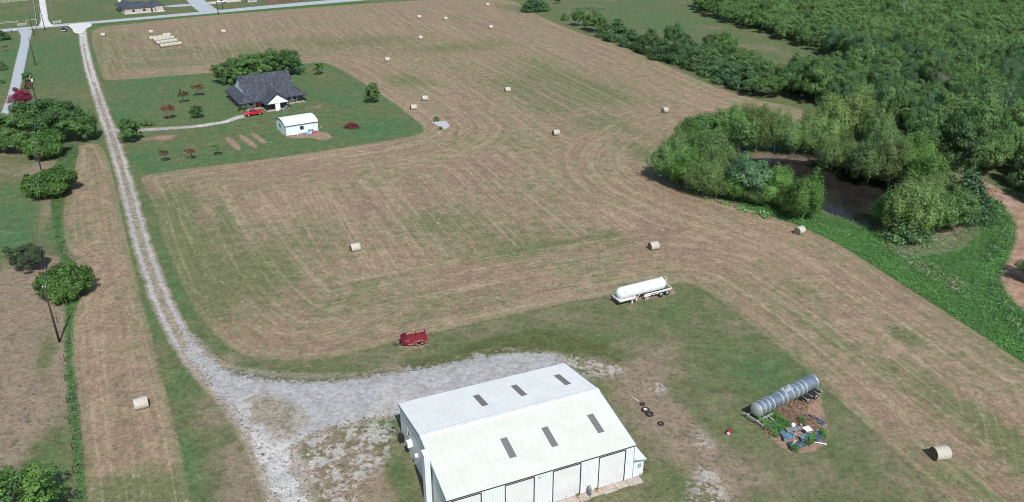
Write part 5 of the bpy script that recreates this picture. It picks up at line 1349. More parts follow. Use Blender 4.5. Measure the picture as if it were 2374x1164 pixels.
for a, b in zip(T[:-1], T[1:]):
    for o_ in (-.22, .22):
        m = MB(); pts = []
        for i in range(13):
            q = i / 12; p = a.lerp(b, q); p.z -= 4 * .9 * q * (1 - q) + .0; p.x += o_; pts.append(p)
        m.path(pts, .014, 4); tag(m.build('power_line', M_STEEL, fix=False), 'thin overhead wire strung between the utility poles on the left', 'wire', 'overhead wires')

# leaning fence posts in the weeds at lower left
for i, (px, py) in enumerate([(152, 884), (156, 935), (161, 984), (168, 1043), (171, 1100), (150, 838), (140, 640), (136, 700), (133, 750)]):
    m = MB(); m.tube((0, 0, 0), (.12, -.03, 1.25), .05, .045, 6)
    o = m.build('fence_post', M_WOOD, fix=False); o.location = G(px, py)
    tag(o, 'thin weathered fence post leaning in the weeds along the left fence line', 'fence post', 'thin fence posts of the left fence line')

# ------------------------------------------------------------------ fences and far properties
M_CREAM = mat_paint('cream_rail', (.62, .60, .52), .6, var=.1)
def rail_fence(pts, label, rails=(.5, 1.3), step_=7.0, pr=.09, mat=M_CREAM, rr=.06, name='rail_fence', gate=None):
    P_ = [G(*p) for p in pts]
    e = empty(name, P_[0], 0, label, 'fence')
    o0 = P_[0]
    rm = MB(); posts = []
    for a, b in zip(P_[:-1], P_[1:]):
        n = max(1, round((b - a).length / step_))
        for i in range(n + 1):
            p = a.lerp(b, i / n) - o0
            if all((p - q).length > .5 for q in posts): posts.append(p)
        for z in rails: rm.tube(a - o0 + Vector((0, 0, z)), b - o0 + Vector((0, 0, z)), rr, n=6)
    rm.build('rails', mat, e, fix=False)
    pm = MB().tube((0, 0, 0), (0, 0, rails[-1] + .12), pr, n=8).build('post', mat, e)
    for i, p in enumerate(posts):
        o = pm if i == 0 else pm.copy()
        if i: COL.objects.link(o)
        o.parent = e; o.location = p
rail_fence([(-40, 63), (0, 58.5), (41, 55)], 'cream pipe fence along the road at the far left edge', (.75, 1.35), 9)
rail_fence([(62, 53.5), (84, 51)], 'short cream pipe fence between the field gate and the pole at far left', (1.35,), 4)
rail_fence([(86, 58), (83, 35), (78, 0), (74, -25)], 'pale board fence along the left side of the far lane', (.4, .8, 1.2), 5, .08, M_CREAM, .05)
rail_fence([(-60, 14), (0, 8.5), (42, 4.5), (75, 1.5)], 'cream rail fence of the bare paddock at the top left corner', (.45, .9, 1.4), 5)
rail_fence([(124.5, 56), (121, 30), (117.5, 0), (115, -20)], 'dark wire fence along the right side of the far lane', (.5, 1.1), 6, .06, M_STEEL, .012, 'wire_fence')
def gate(a, b, label, h=1.35, n=5):
    A_, B_ = G(*a), G(*b); d = B_ - A_; e = empty('field_gate', A_, math.atan2(d.y, d.x), label, 'gate'); L = d.length
    m = MB()
    for i in range(n): m.tube((0, 0, .25 + i * (h - .25) / (n - 1)), (L, 0, .25 + i * (h - .25) / (n - 1)), .05, n=6)
    m.tube((0, 0, .25), (0, 0, h), .05); m.tube((L, 0, .25), (L, 0, h), .05); m.tube((L * .5, 0, .25), (L * .5, 0, h), .04); m.tube((0,0,.25),(L*.5,0,h),.035); m.tube((L,0,.25),(L*.5,0,h),.035)
    m.build('panel', M_CREAM, e, fix=False)
    for x in (-.15, L + .15): MB().tube((x, 0, 0), (x, 0, h + .15), .08, n=8).build('gate_post', M_CREAM, e)
gate((43, 62), (61, 59.5), 'cream tube gate in the roadside fence at the far left')
gate((125, 56), (141, 54), 'cream tube gate across the entrance right of the far lane')
def fence_solid(a, b, label):
    A_, B_ = G(*a), G(*b); d = B_ - A_; e = empty('privacy_fence', A_, math.atan2(d.y, d.x), label, 'fence'); L = d.length
    m = MB(); x = 0; g = random.Random(3)
    while x < L: m.box(x, x + .28, 0, .03, 0, 1.8 + g.uniform(-.02, .02)); x += .31
    m.build('boards', mat_paint('brown_boards', (.16, .10, .085), .85, var=.25, scale=.5), e, fix=False)
    m = MB()
    for z in (.4, 1.4): m.box(0, L, .03, .07, z, z + .1)
    m.build('rails', M_WOOD, e)
fence_solid((614, 9.5), (706, 1.5), 'long brown board fence beyond the road at the top')

def mailbox(px, py, label, mat=M_WHITE, box=True, h=1.15):
    e = empty('mailbox', G(px, py), R(120), label, 'mailbox')
    MB().box(-.07, .07, -.07, .07, 0, h).build('post', M_WOOD, e)
    if box:
        MB().prism([(-.14, 0), (.14, 0), (.14, .18), (.09, .27), (0, .3), (-.09, .27), (-.14, .18)], -.28, .28, 'xz').build('box', mat, e).location = (0, 0, h)
        MB().box(.14, .16, 0, .04, h + .1, h + .35).build('flag', M_RED, e)
mailbox(36.8, 76.5, 'white mailbox on a dark post left of the paved left drive')
mailbox(85.8, 70.8, 'black mailbox on a post right of the paved left drive', M_BLACK)
for px, py, lab in ((28, 77.5, 'short dark bollard post beside the white mailbox at far left'), (81.8, 75, 'stout dark bollard post beside the black mailbox')):
    m = MB().tube((0, 0, 0), (0, 0, 1.5), .16, .15, 10).lathe([(1.5, .15), (1.56, .1), (1.57, 0)], 'z', 10)
    o = m.build('bollard_post', M_WOOD); o.location = G(px, py); tag(o, lab, 'post')
e = empty('street_sign', G(487, 19.5), 0, 'small red octagonal sign on a thin post at the street entrance', 'road sign')
MB().tube((0, 0, 0), (0, 0, 2.6), .05).build('post', M_STEEL, e)
m = MB(); m.prism([(.38 * math.cos(math.pi / 8 + k * math.pi / 4), 2.35 + .38 * math.sin(math.pi / 8 + k * math.pi / 4)) for k in range(8)], -.06, -.03, 'xz'); m.build('sign_plate', M_RED, e)
mailbox(449.5, 19.5, 'white mailbox at the left corner of the street entrance', M_WHITE, True, 1.3)

# brick house at the top left
def brick():
    t = NT('pale_speckled_brick'); o = t.obj(); n = t.noise(o, 2.4, 5, .8); n2 = t.noise(o, .7, 3)
    c = t.mix(t.step(n, .42, .58), (.30, .25, .24), (.56, .50, .47)); c = t.mix(t.step(n2, .4, .7, 0, .4), c, (.50, .46, .42))
    t.bsdf(c, .9, 0, .2); return t.m
M_BRICK = brick()
def far_house(fl, fr, depth, hw, label, wings=True, rise=2.6, mat=M_BRICK):
    a, b = G(*fl), G(*fr); d = b - a; A_ = math.atan2(d.y, d.x); L = d.length
    t = empty('brick_house', a, A_, label, 'house')
    def hip(m, x0, x1, y0, y1, z, rz, ov=.5):
        x0 -= ov; x1 += ov; y0 -= ov; y1 += ov; s = min(x1 - x0, y1 - y0) / 2
        if x1 - x0 > y1 - y0: r0, r1 = (x0 + s, (y0 + y1) / 2, z + rz), (x1 - s, (y0 + y1) / 2, z + rz)
        else: r0, r1 = ((x0 + x1) / 2, y0 + s, z + rz), ((x0 + x1) / 2, y1 - s, z + rz)
        vs = [(x0, y0, z), (x1, y0, z), (x1, y1, z), (x0, y1, z), r0, r1]
        if x1 - x0 > y1 - y0: fs = [(0, 1, 5, 4), (1, 2, 5), (2, 3, 4, 5), (3, 0, 4)]
        else: fs = [(0, 1, 4), (1, 2, 5, 4), (2, 3, 5), (3, 0, 4, 5)]
        return m.add(vs, fs + [(3, 2, 1, 0)])
    MB().box(0, L, 0, depth, 0, hw).build('wall', mat, t)
    hip(MB(), 0, L, 0, depth, hw, rise).build('roof', M_SHING2, t)
    if wings:
        MB().box(L - 1.2, L + 4.6, 3.2, depth + 4, 0, hw).build('wing_wall', mat, t)
        hip(MB(), L - 1.2, L + 4.6, 3.2, depth + 4, hw + .02, 1.9).build('wing_roof', M_SHING2, t)
        MB().box(-.5, L * .2, depth + .5, depth + 9, 0, hw - .1).build('rear_wall', mat, t)
        hip(MB(), -1.5, L * .5, depth - 3, depth + 9, hw, 2.2).build('rear_roof', M_SHING2, t)
        for x in (L * .86,): MB().box(x, x + .8, -.04, .0, 0.1, 2.2).build('door', M_DARK, t)
        MB().box(-.2, L + 4.8, -.6, depth, 0, .12).build('foundation', M_CREAM, t)
    for x in (L * .25, L * .6):
        w_ = MB().box(x, x + 1.2, -.05, -.005, .9, 2.0).build('window', M_GLASS, t)
    return t
far_house((290, 33.2), (361, 27.5), 11, 2.7, 'pale brick house with blue grey hip roof beyond the road at the top left', True)
far_house((575, 5.5), (596, 4.2), 9, 2.8, 'white garage block at the top edge left of the brown fence', False, 1.5, M_CONCG)
# white pickup by the street
t = pickup('pickup_truck', G(514.5, 6.5), R(22), 'white pickup truck at the top edge beside the two poles', M_WHITE, True)
m = MB(); sp = [G(x, y) for x, y in ((484, 10), (560, 3), (556, -2), (480, 5))]; m.slab([(p.x, p.y, .05) for p in sp], .1); tag(m.build('driveway_slab', mat_paint('warm_concrete', (.5, .46, .42), .9)), 'pale concrete driveway under the white pickup at the top', 'driveway')
for i, (px, py, lab) in enumerate(((278, 5, 'pale rubbish heap left of the brick house roof'), (276, 13, 'small white box on the grass left of the brick house'))):
    m = MB().cbox(0, 0, .5, 1.6 - i, 1.2 - i * .6, 1.0 - i * .5); o = m.build('storage_box', M_CREAM, None, .12); o.location = G(px, py); tag(o, lab, 'box')
m = MB(); sp = [G(x, y) for x, y in ((1310, 1.5), (1345, -1), (1342, -6), (1308, -4))]; m.slab([(p.x, p.y, .05) for p in sp], .1)
# ------------------------------------------------------------------ trees
PT = lambda kind, nm, px, py, r, h, lab, cat='tree', group=None, **k: place_tree(kind, nm, G(px, py), r, h, lab, cat, group, **k)
# left cluster
PT('oakfine', 'broadleaf_tree', 36, 350, 7.2, 10.5, 'spreading dark tree at the left edge below the pink blossom')
PT('oakfine', 'broadleaf_tree', 130, 328, 8.0, 12.0, 'largest dark rounded tree beside the bend of the gravel drive')
PT('oakfine', 'broadleaf_tree', 176, 326, 6.0, 9.4, 'dark tree leaning to the gravel drive, right side of the cluster')
PT('oakfine', 'broadleaf_tree', 204, 326, 3.7, 6.0, 'low rightmost tree of the dark cluster beside the drive')
PT('oakfine', 'broadleaf_tree', 86, 332, 5.6, 9.2, 'tree in the middle of the dark cluster behind the yellow green cedar')
PT('oakfine', 'broadleaf_tree', 12, 354, 4.6, 6.2, 'small dark tree in the shade at the left edge of the cluster')
PT('cedarbush', 'cedar_bush', 110, 364, 5.2, 6.2, 'yellow green spreading cedar at the near side of the dark cluster', 'bush')
PT('cedarbush', 'cedar_bush', 122, 449, 5.8, 5.4, 'wide bright green bush below the pole on the left', 'bush')
PT('oakfine', 'wine_bush', 74, 625, 3.5, 5.0, 'dark rounded bush with wine red tint left of the bright cedar', 'bush', mat=M_WINE)
PT('cedarbush', 'cedar_tree', 154, 688, 4.3, 5.4, 'spiky bright green cedar beside the nearest utility pole', 'tree', rz=1.0)
PT('oak', 'broadleaf_tree', 52, 1215, 4.4, 6.5, 'bright green tree cut off by the bottom left corner', mat=M_LIGHT)
PT('oak', 'pink_crape_myrtle', 56, 254, 3.6, 6.2, 'crape myrtle covered in pink red blossom above the dark cluster', mat=M_PINK)
PT('oakfine', 'broadleaf_tree', 65, 190, 2.0, 3.6, 'small dark round tree beside the pole with the transformer')
PT('bush', 'rusty_bush', 68, 207, 1.7, 2.2, 'small rusty bush below the round tree by the transformer pole', 'bush', mat=M_MYRT)
PT('cedar', 'cedar_tree', 4, 93, 3.4, 4.2, 'dark cedar at the left edge beside the paved left drive')
PT('vase', 'young_tree', 13, 119, 1.2, 2.6, 'young green tree left of the paved left drive', mat=M_OAKD)
PT('cedar', 'cedar_tree', 3, 162, 1.9, 3.6, 'dark conical tree at the left edge above the pink blossom')
PT('bush', 'low_bush', 4, 193, 1.6, 1.2, 'low dark bush at the left edge near the paved left drive', 'bush', mat=M_OAKD)
# yard trees
PT('hedge', 'round_tree', 306, 328, 3.2, 6.6, 'bushy bright green tree where the house drive meets the gravel drive', mat=M_OAKD)
PT('bush', 'low_hedge', 335, 291, 1.6, 1.3, 'low green shrub bed left part behind the tree at the drive mouth', 'shrub', mat=M_LIGHT)
PT('bush', 'low_hedge', 348, 291.5, 1.4, 1.2, 'low green shrub bed right part behind the tree at the drive mouth', 'shrub', mat=M_LIGHT)
PT('vase', 'crape_myrtle', 392, 277, 2.0, 4.6, 'rusty crape myrtle nearest the house drive, lowest of three on the lawn')
PT('vase', 'crape_myrtle', 424, 239, 1.7, 3.9, 'rusty crape myrtle in the middle of three on the lawn')
PT('vase', 'crape_myrtle', 460, 223, 2.1, 4.2, 'rusty crape myrtle nearest the farmhouse, topmost of three on the lawn')
PT('hedge', 'round_shrub', 457, 274, 1.9, 4.0, 'dense green conical shrub alone on the lawn left of the red pickup', 'shrub', mat=M_OAKD)
PT('vase', 'young_crape_myrtle', 383, 376, 1.25, 3.2, 'leftmost of three young trees on the lower lawn, reddish', 'tree')
PT('vase', 'young_crape_myrtle', 446, 370, 1.25, 3.0, 'middle of three young trees on the lower lawn, reddish', 'tree')
PT('vase', 'young_tree', 505, 361, 1.35, 3.0, 'rightmost of three young trees on the lower lawn, green', 'tree', mat=M_OAKD)
PT('bush', 'porch_shrub', 562, 258, 1.35, 2.1, 'rounded green shrub at the front left corner of the farmhouse porch', 'shrub', mat=M_OAKD)
PT('round', 'vase_tree', 741, 173, 2.1, 4.3, 'small light green vase shaped tree on the far lawn', mat=M_LIGHT)
PT('hedge', 'round_tree', 864, 238, 2.6, 6.6, 'dense round tree alone at the right edge of the lawn', mat=M_OAKD)
PT('bush', 'field_bush', 1014, 281, 1.4, 1.3, 'bright green bush behind the concrete slab in the field', 'bush')
PT('bush', 'field_weed', 1021, 301, .7, .9, 'small green weed clump at the near edge of the concrete slab', 'bush')
for i, (px, py, r, h, lab) in enumerate([(530, 194, 4.9, 7.8, 'leftmost rounded tree of the dense row behind the farmhouse'), (553, 188, 4.9, 8.4, 'second tree from the left in the dense row behind the farmhouse'),
     (580, 184, 5.0, 9.0, 'third tree from the left in the dense row behind the farmhouse'), (607, 181, 5.0, 9.2, 'fourth tree from the left in the dense row behind the farmhouse'),
     (634, 178, 5.1, 9.6, 'fifth tree from the left in the dense row behind the farmhouse'), (660, 175, 5.1, 9.6, 'sixth tree from the left in the dense row behind the farmhouse'), (680, 173, 4.5, 8.6, 'rightmost tree of the dense row behind the farmhouse')]):
    PT('hedge', 'hedge_tree', px, py, r, h, lab, 'tree', 'row of dense trees behind the farmhouse', mat=M_OAKD)

# hedge row along the far side of the field
HR = [('cedar', 1232, 27, 4.6, 6.6), ('cedar', 1252, 25, 4.4, 6.0), ('cedar', 1309, 47, 1.8, 3.2), ('oak', 1342, 61, 3.5, 7.5), ('oak', 1385, 76, 4.4, 8.2), ('oak', 1366, 70, 3.2, 6.5), ('cedar', 1430, 95, 5.0, 8.6), ('cedar', 1404, 86, 3.6, 6.0),
      ('cedar', 1463, 108, 4.3, 6.4), ('cedar', 1508, 124, 5.0, 8.8), ('oak', 1560, 112, 4.3, 8.8), ('cedar', 1486, 116, 3.5, 5.5), ('cedar', 1537, 138, 4.6, 7.4), ('cedar', 1566, 146, 4.6, 7.6), ('cedar', 1590, 136, 4.2, 8.2),
      ('cedar', 1612, 160, 4.8, 8.6), ('oak', 1645, 128, 3.8, 7.8), ('oak', 1684, 126, 4.4, 7.8), ('oak', 1665, 150, 4.2, 7.0), ('cedar', 1655, 176, 4.8, 8.0), ('cedar', 1690, 192, 4.6, 8.0), ('oak', 1706, 165, 4.4, 8.0), ('cedar', 1722, 206, 4.5, 8.0),
      ('oak', 1735, 180, 4.4, 8.0), ('oak', 1752, 222, 4.2, 6.8), ('oak', 1775, 200, 4.6, 8.0), ('oak', 1785, 226, 4.2, 6.5), ('oak', 1640, 160, 4.0, 7.0), ('oak', 1628, 148, 3.6, 6.6)]
ORD = ['first', 'second', 'third', 'fourth', 'fifth', 'sixth', 'seventh', 'eighth', 'ninth', 'tenth', 'eleventh', 'twelfth', 'thirteenth', 'fourteenth', 'fifteenth', 'sixteenth', 'seventeenth', 'eighteenth', 'nineteenth', 'twentieth']
HR.sort(key=lambda q: q[1])
for i, (kd, px, py, r, h) in enumerate(HR):
    r *= 1.03; h *= 1.13
    nm = 'cedar_tree' if kd == 'cedar' else 'broadleaf_tree'
    what = 'dark conical cedar' if kd == 'cedar' else 'rounded dark broadleaf tree'
    o_ = ORD[i] if i < 20 else 'one'
    lab = '%s, %s along the hedge row counted from its far left end' % (what, o_) if i < 20 else '%s in the thick right end of the hedge row' % what
    PT(kd, nm, px, py, r, h, lab, 'tree', 'hedge row between field and pasture' if i < 20 else 'trees in the thick right end of the hedge row', mat=None if kd == 'cedar' else M_OAKD)
PT('oak', 'broadleaf_tree', 1293, 9, 1.8, 4, 'small lone tree in the pasture at the top edge')

# bare trees
def bare_tree(px, py, h, r, label, mat, leaves=0):
    g = random.Random(px); e = empty('bare_tree', G(px, py), 0, label, 'tree'); m = MB()
    def rec(p, d, l, rad, k):
        q = p + d * l; m.tube(p, q, rad, rad * .7, 6 if k > 2 else 4)
        if k == 0: return
        for i in range(3):
            nd = (d + Vector((g.gauss(0, .5), g.gauss(0, .5), g.gauss(.15, .25)))).normalized()
            rec(q, nd, l * g.uniform(.6, .8), rad * .62, k - 1)
    rec(Vector((0, 0, 0)), Vector((0, 0, 1)), h * .3, r, 5)
    m.build('trunk', mat, e, fix=False)
bare_tree(2078, 395, 9.0, .11, 'bare white barked tree standing between the pond willows and the wood', mat_paint('white_bark', (.42, .40, .38), .8))
bare_tree(1754, 205, 5.5, .12, 'leafless grey shrub at the thick end of the hedge row', mat_paint('grey_twig_bark', (.33, .31, .30), .9))

for i_, (px, py, h_, lab) in enumerate([(2087, 62, 12.5, 'bare grey treetop rising from the far wood near the top edge'), (2168, 250, 12.0, 'bare grey treetop in the wood right of the bare white barked tree'), (1990, 185, 11.5, 'bare grey treetop in the middle of the wood above the pond grove'), (2300, 330, 12.0, 'bare grey treetop in the wood near the right edge')]):
    bare_tree(px, py, h_, .13, lab, mat_paint('grey_limb_bark', (.30, .28, .27), .9))
# trees round the pond
POND = [('willow', 1555, 418, 4.8, 7.6, None, 'leftmost feathery willow of the pond grove'), ('willow', 1592, 440, 4.4, 7.2, M_LIGHT, 'yellow green willow second from the left at the pond grove'), ('willow', 1628, 452, 4.0, 6.6, None, 'willow on the near left side of the pond grove, third from left'),
        ('willow', 1660, 458, 3.4, 5.0, None, 'low willow at the near field edge of the pond grove'), ('willow', 1640, 405, 4.6, 8.0, None, 'tall willow in the middle left of the pond grove'), ('oak', 1727, 466, 4.6, 8.4, M_POPLAR, 'bluish green poplar at the near left bank of the pond'),
        ('willow', 1700, 462, 3.6, 5.2, M_LIGHT, 'low yellow green willow left of the bluish poplar'), ('willow', 1788, 470, 4.4, 6.2, M_LIGHT, 'yellow green willow between the bluish poplar and the bright round willow'), ('willow', 1755, 474, 3.4, 4.4, None, 'small willow under the yellow green one on the near bank'),
        ('willow', 1860, 508, 4.3, 7.6, M_LIGHT, 'brightest round willow on the near bank in front of the water'), ('willow', 1838, 496, 3.4, 5.0, None, 'low willow beside the brightest round one, on its left'),
        ('oak', 1605, 345, 4.8, 7.2, M_OAKD, 'dark tree at the far left corner of the pond grove'), ('oak', 1650, 345, 5.2, 8.4, M_OAKD, 'dark tree on the far side of the pond grove, second from left'), ('willow', 1688, 345, 5.0, 8.8, M_LIGHT, 'pale topped willow on the far side of the pond grove'),
        ('oak', 1715, 360, 4.8, 8.2, M_OAKD, 'dark tree at the far left shore of the pond'), ('willow', 1752, 350, 5.0, 9.0, None, 'willow above the far left shore of the pond'), ('willow', 1795, 352, 4.8, 8.2, None, 'willow at the far shore with a gap of mown field behind'),
        ('willow', 1840, 356, 5.0, 7.0, None, 'low willow on the far shore over the fallen branches'), ('willow', 1885, 362, 5.0, 8.6, None, 'willow at the middle of the far shore'), ('willow', 1925, 352, 5.4, 11.0, None, 'tall willow above the middle of the far shore'),
        ('willow', 1968, 350, 5.8, 11.6, None, 'tallest pale willow behind the pond'), ('willow', 2010, 365, 5.6, 10.4, None, 'tall willow just right of the tallest pale one'), ('willow', 2040, 390, 5.2, 9.0, None, 'willow on the upper right bank left of the bare white tree'),
        ('willow', 1928, 392, 3.6, 5.6, None, 'small willow overhanging the far shore of the pond'), ('willow', 1962, 400, 4.0, 6.6, None, 'willow leaning over the water from the right bank'), ('willow', 2012, 422, 4.8, 7.2, None, 'willow dipping to the water on the right bank'),
        ('willow', 2060, 430, 4.8, 8.2, None, 'willow on the right bank behind the dipping one'), ('willow', 2105, 420, 5.0, 8.6, M_LIGHT, 'yellow green willow on the outer right side of the pond'), ('willow', 2140, 455, 5.0, 7.6, M_LIGHT, 'feathery willow next to the wood at the right of the pond'),
        ('willow', 2178, 480, 4.4, 6.4, None, 'low willow behind the dark cedar at the right of the pond'), ('willow', 2092, 548, 4.9, 8.6, None, 'largest willow on the near right bank, olive tinted'), ('cedar', 2100, 552, 4.2, 5.6, M_CEDAR, 'low cedar under the olive tinted willow on the near right bank'),
        ('willow', 2060, 530, 3.6, 6.0, M_LIGHT, 'yellowish low willow at the water edge of the near right bank'), ('willow', 2145, 525, 4.4, 7.6, None, 'willow between the olive willow and the dark cedar'), ('oak', 2172, 535, 4.2, 7.0, M_OAKD, 'dark rounded tree in front of the cedar on the right bank'),
        ('oak', 2212, 528, 4.0, 6.6, M_OAKD, 'dark rounded tree lowest right of the pond grove'), ('cedar', 2228, 508, 4.6, 8.4, M_CEDAR, 'dark conical cedar at the right end of the pond grove'), ('willow', 1575, 385, 4.2, 7.0, None, 'willow behind the leftmost one of the pond grove'),
        ('willow', 1612, 385, 4.6, 7.8, M_LIGHT, 'light willow in the interior left of the pond grove'), ('willow', 1672, 430, 4.0, 6.6, M_WILLOW, 'willow hiding the left end of the pond')]
for kd, px, py, r, h, mt, lab in POND:
    r *= 1.05; h *= 1.24
    PT(kd, {'willow': 'willow_tree', 'oak': 'broadleaf_tree', 'cedar': 'cedar_tree'}[kd], px, py, r, h, lab, 'tree', 'trees round the pond', mat=mt)
PT('oak', 'broadleaf_tree', 2402, 655, 3.4, 5.5, 'tree at the right edge casting shade on the red earth path')

# ------------------------------------------------------------------ the wood
def wood():
    poly = W2([(1612, -60), (1618, -10), (1622, 30), (1655, 46), (1722, 64), (1800, 92), (1868, 116), (1905, 130), (1975, 172), (1900, 188), (1812, 192), (1802, 212), (1826, 230), (1870, 245), (1960, 268), (2040, 298), (2100, 335), (2150, 372), (2200, 392), (2265, 412), (2330, 436), (2400, 475), (2520, 520), (2900, 560), (2950, 200), (2700, -60)])
    lo, hi = poly.min(0), poly.max(0); sp = 6.0
    pts = []
    y = lo[1]; k = 0
    g = np.random.default_rng(3)
    while y < hi[1]:
        x = lo[0] + (sp / 2 if k % 2 else 0)
        while x < hi[0]:
            pts.append((x + g.uniform(-2.3, 2.3), y + g.uniform(-2.3, 2.3))); x += sp
        y += sp * .87; k += 1
    pts = np.array(pts); d = sdf(pts, poly); pts = pts[d > .5]; d = d[d > .5]
    def px(p):
        f = p[1] * _c + CAM_H * _s; u = p[1] * _s - CAM_H * _c
        return 1187 + F * p[0] / f, 582 - F * u / f
    vis = []; far = []
    for p in pts:
        a, b = px(p)
        if a > 2374 + 160 or b < -45: continue
        vis.append((p, math.hypot(*p), a, b))
    vis.sort(key=lambda q: q[1])
    near, rest = vis[:300], vis[300:]
    print('wood', len(near), len(rest))
    kinds = [('oak', 'broadleaf_tree', None, 'rounded green tree packed inside the dense wood on the right', 3.75, 8.4), ('oak', 'broadleaf_tree', M_OAKD, 'dark green tree packed inside the dense wood on the right', 3.9, 9.0),
             ('willow', 'feathery_tree', M_POPLAR, 'paler feathery tree packed inside the dense wood on the right', 3.6, 8.4), ('cedar', 'cedar_tree', None, 'dark cedar packed inside the dense wood on the right', 3.5, 8.6), ('oak', 'broadleaf_tree', M_LIGHT, 'yellow green tree packed inside the dense wood on the right', 3.3, 7.4)]
    for p, dd, a, b in near:
        q = g.random(); k = 0 if q < .38 else 1 if q < .72 else 3 if q < .82 else 2 if q < .92 else 4
        kd, nm, mt, lab, r, h = kinds[k]
        s_ = g.uniform(.82, 1.28)
        place_tree(kd, nm, (p[0], p[1], 0), r * s_, h * s_ * g.uniform(.9, 1.25), lab, 'tree', ['rounded green trees of the wood', 'dark green trees of the wood', 'pale feathery trees of the wood', 'cedars of the wood', 'yellow green trees of the wood'][k], mat=mt)
    CC = []; NN = []; SS = []; VV = []
    base = [crown_points('broad', 4.9, 10, 1.4, 3000, 70, 300 + i, .28) for i in range(5)]
    for p, dd, a, b in rest:
        C, N, S_, V = base[g.integers(5)]
        an = g.uniform(0, 6.28); ca, sa = math.cos(an), math.sin(an); s_ = g.uniform(.62, 1.02)
        m = np.array([[ca, sa, 0], [-sa, ca, 0], [0, 0, 1]])
        CC.append((C @ m) * s_ + [p[0], p[1], 0]); NN.append(N @ m); SS.append(S_ * s_); VV.append(V + g.normal() * .22)
    me = leaf_mesh('distant_wood', np.concatenate(CC), np.concatenate(NN), np.concatenate(SS), np.concatenate(VV), M_OAK)
    o = bpy.data.objects.new('distant_wood', me); COL.objects.link(o)
    tag(o, 'far part of the dense wood reaching the top right corner', 'wood', kind='stuff')
wood()

# ------------------------------------------------------------------ ground cover that stands up
def cover(name, polys, dens, hgt, size, mat, label, cat, seed=1, slim=1.8, jitter=.5, minx=None):
    g = np.random.default_rng(seed); CC = []
    for poly in polys:
        lo, hi = poly.min(0), poly.max(0)
        n = int(dens * np.prod(hi - lo)); n = min(n, 900000)
        p = g.uniform(lo, hi, (n, 2)); d = sdf(p, poly)
        cl = np.sin(p[:, 0] * 1.3 + np.sin(p[:, 1] * .9) * 2) * np.cos(p[:, 1] * 1.1 + np.sin(p[:, 0] * .7) * 2)
        k = (d > -jitter * g.random(n) + .1) & (np.linalg.norm(p, axis=1) < 330) & (g.random(n) < .75 + .25 * cl)
        if poly is LUSHW: k &= sdf(p, SHOREW) < .2
        p = p[k]; cl = cl[k]
        if name == 'fence_weeds':
            k2 = g.random(len(p)) < np.clip(.45 + .8 * cl, .12, 1); p = p[k2]; cl = cl[k2]
        z = g.uniform(0, 1, len(p)) ** .8 * hgt * (1 + .45 * cl)
        CC.append(np.column_stack([p, z]))
    C = np.concatenate(CC)
    N = g.normal(size=C.shape) + [0, 0, .6]
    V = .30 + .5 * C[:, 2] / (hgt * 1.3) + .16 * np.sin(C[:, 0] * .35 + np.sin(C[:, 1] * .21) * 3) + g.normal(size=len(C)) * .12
    me = leaf_mesh(name, C, N, size * g.uniform(.6, 1.5, len(C)), V, mat, slim)
    o = bpy.data.objects.new(name, me); COL.objects.link(o); tag(o, label, cat, kind='stuff')
SHOREW = smooth(W2(Z['pond']), 1)
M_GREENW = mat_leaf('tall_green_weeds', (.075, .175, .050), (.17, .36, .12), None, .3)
M_MIDW = mat_leaf('dusty_green_weeds', (.065, .115, .050), (.17, .27, .13), (.20, .24, .14), .3)
M_PALEW = mat_leaf('pale_green_weeds', (.08, .15, .075), (.22, .33, .18), None, .3)
M_DRYW = mat_leaf('dry_brown_weeds', (.20, .13, .09), (.50, .36, .26), None, .25)
M_STRAWW = mat_leaf('bleached_grass', (.20, .17, .13), (.42, .37, .30), None, .25)
dead = W2(Z['deadgrass'])
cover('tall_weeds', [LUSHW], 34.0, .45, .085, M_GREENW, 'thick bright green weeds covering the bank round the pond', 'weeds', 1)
cover('pale_weeds', [W2([(2270, 452), (2300, 462), (2335, 500), (2345, 545), (2320, 590), (2290, 620), (2270, 600), (2300, 540), (2290, 500)]), W2([(2300, 640), (2330, 690), (2374, 735), (2430, 800), (2400, 830), (2330, 740), (2290, 690)])], 5.0, .75, .17, M_PALEW, 'silvery green tall grass along the red earth path', 'grass', 2)
cover('dead_grass', [dead, W2([(2040, 560), (2100, 580), (2180, 620), (2260, 680), (2240, 690), (2160, 650), (2080, 600)])], 6.0, .35, .16, M_STRAWW, 'bleached dead grass in front of the pond grove', 'grass', 3)
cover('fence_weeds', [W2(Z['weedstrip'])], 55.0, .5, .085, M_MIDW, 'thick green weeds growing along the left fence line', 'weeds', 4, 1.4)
cover('ditch_weeds', [W2(Z['ditch'])], 5.0, .8, .25, M_GREENW, 'strip of dark green weeds between the road and the hay field', 'weeds', 5, 1.4)
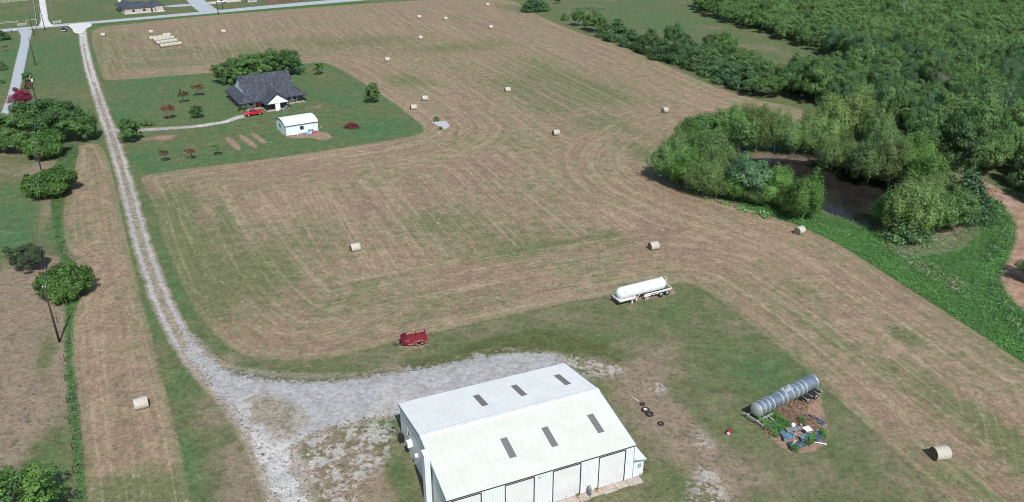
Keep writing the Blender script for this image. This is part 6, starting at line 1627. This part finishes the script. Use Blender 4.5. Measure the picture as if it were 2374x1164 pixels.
cover('scrap_weeds', [W2([(1738, 962), (1770, 950), (1800, 962), (1830, 985), (1838, 1000), (1808, 1006), (1800, 1018), (1770, 990)]), W2([(1830, 1040), (1845, 1036), (1852, 1048), (1840, 1052)]), W2([(1866, 1030), (1878, 1016), (1888, 1018), (1876, 1036)]), W2([(1902, 1000), (1912, 1005), (1912, 1022), (1904, 1018)]), W2([(1850, 975), (1860, 972), (1866, 984), (1854, 988)])], 260.0, .8, .08, M_GREENW, 'knee high green weeds round the scrap heap and tanker', 'weeds', 6, 1.6)
cover('scrap_brown_weeds', [W2([(1795, 955), (1830, 935), (1868, 925), (1890, 915), (1895, 925), (1870, 945), (1868, 965), (1895, 985), (1902, 1000), (1880, 1000), (1850, 985), (1815, 970)]), W2([(1752, 968), (1775, 990), (1800, 1012), (1790, 1014), (1760, 988)])], 100.0, .55, .06, M_DRYW, 'dry reddish weeds between the silver tanker and the scrap heap', 'weeds', 7, 2.2)
cover('barn_weeds', [np.array([BW(u, v)[:2] for u, v in ((25.1, 3), (25.9, 2.5), (26.4, 7), (26.3, 13), (25.4, 18), (23.6, 18.6), (23.7, 13), (25.1, 11.9))]), np.array([BW(u, v)[:2] for u, v in ((24.0, -.1), (25.2, -.3), (25.8, .9), (25.1, 1.2), (24.9, -.05))])], 60.0, .8, .09, M_DRYW, 'dry brown weeds against the right side of the white barn', 'weeds', 8, 2.4)
cover('hedge_grass', [W2([(1262, 30), (1300, 42), (1330, 58), (1390, 78), (1440, 98), (1500, 124), (1480, 120), (1420, 98), (1330, 64), (1290, 48), (1258, 34)]), W2([(1790, 505), (1740, 485), (1700, 478), (1620, 455), (1560, 425), (1600, 452), (1690, 480), (1780, 510)])], 7.0, .6, .2, M_GREENW, 'rough green grass at the foot of hedge and grove trees', 'grass', 9, 1.6)
cover('dry_roadside_weeds', [W2([(215, 62), (240, 58), (245, 62), (222, 67)]), W2([(505, 33), (520, 31), (522, 34), (508, 36)])], 9.0, .8, .25, M_DRYW, 'rusty dry weeds at the roadside near the top', 'weeds', 10, 1.6)
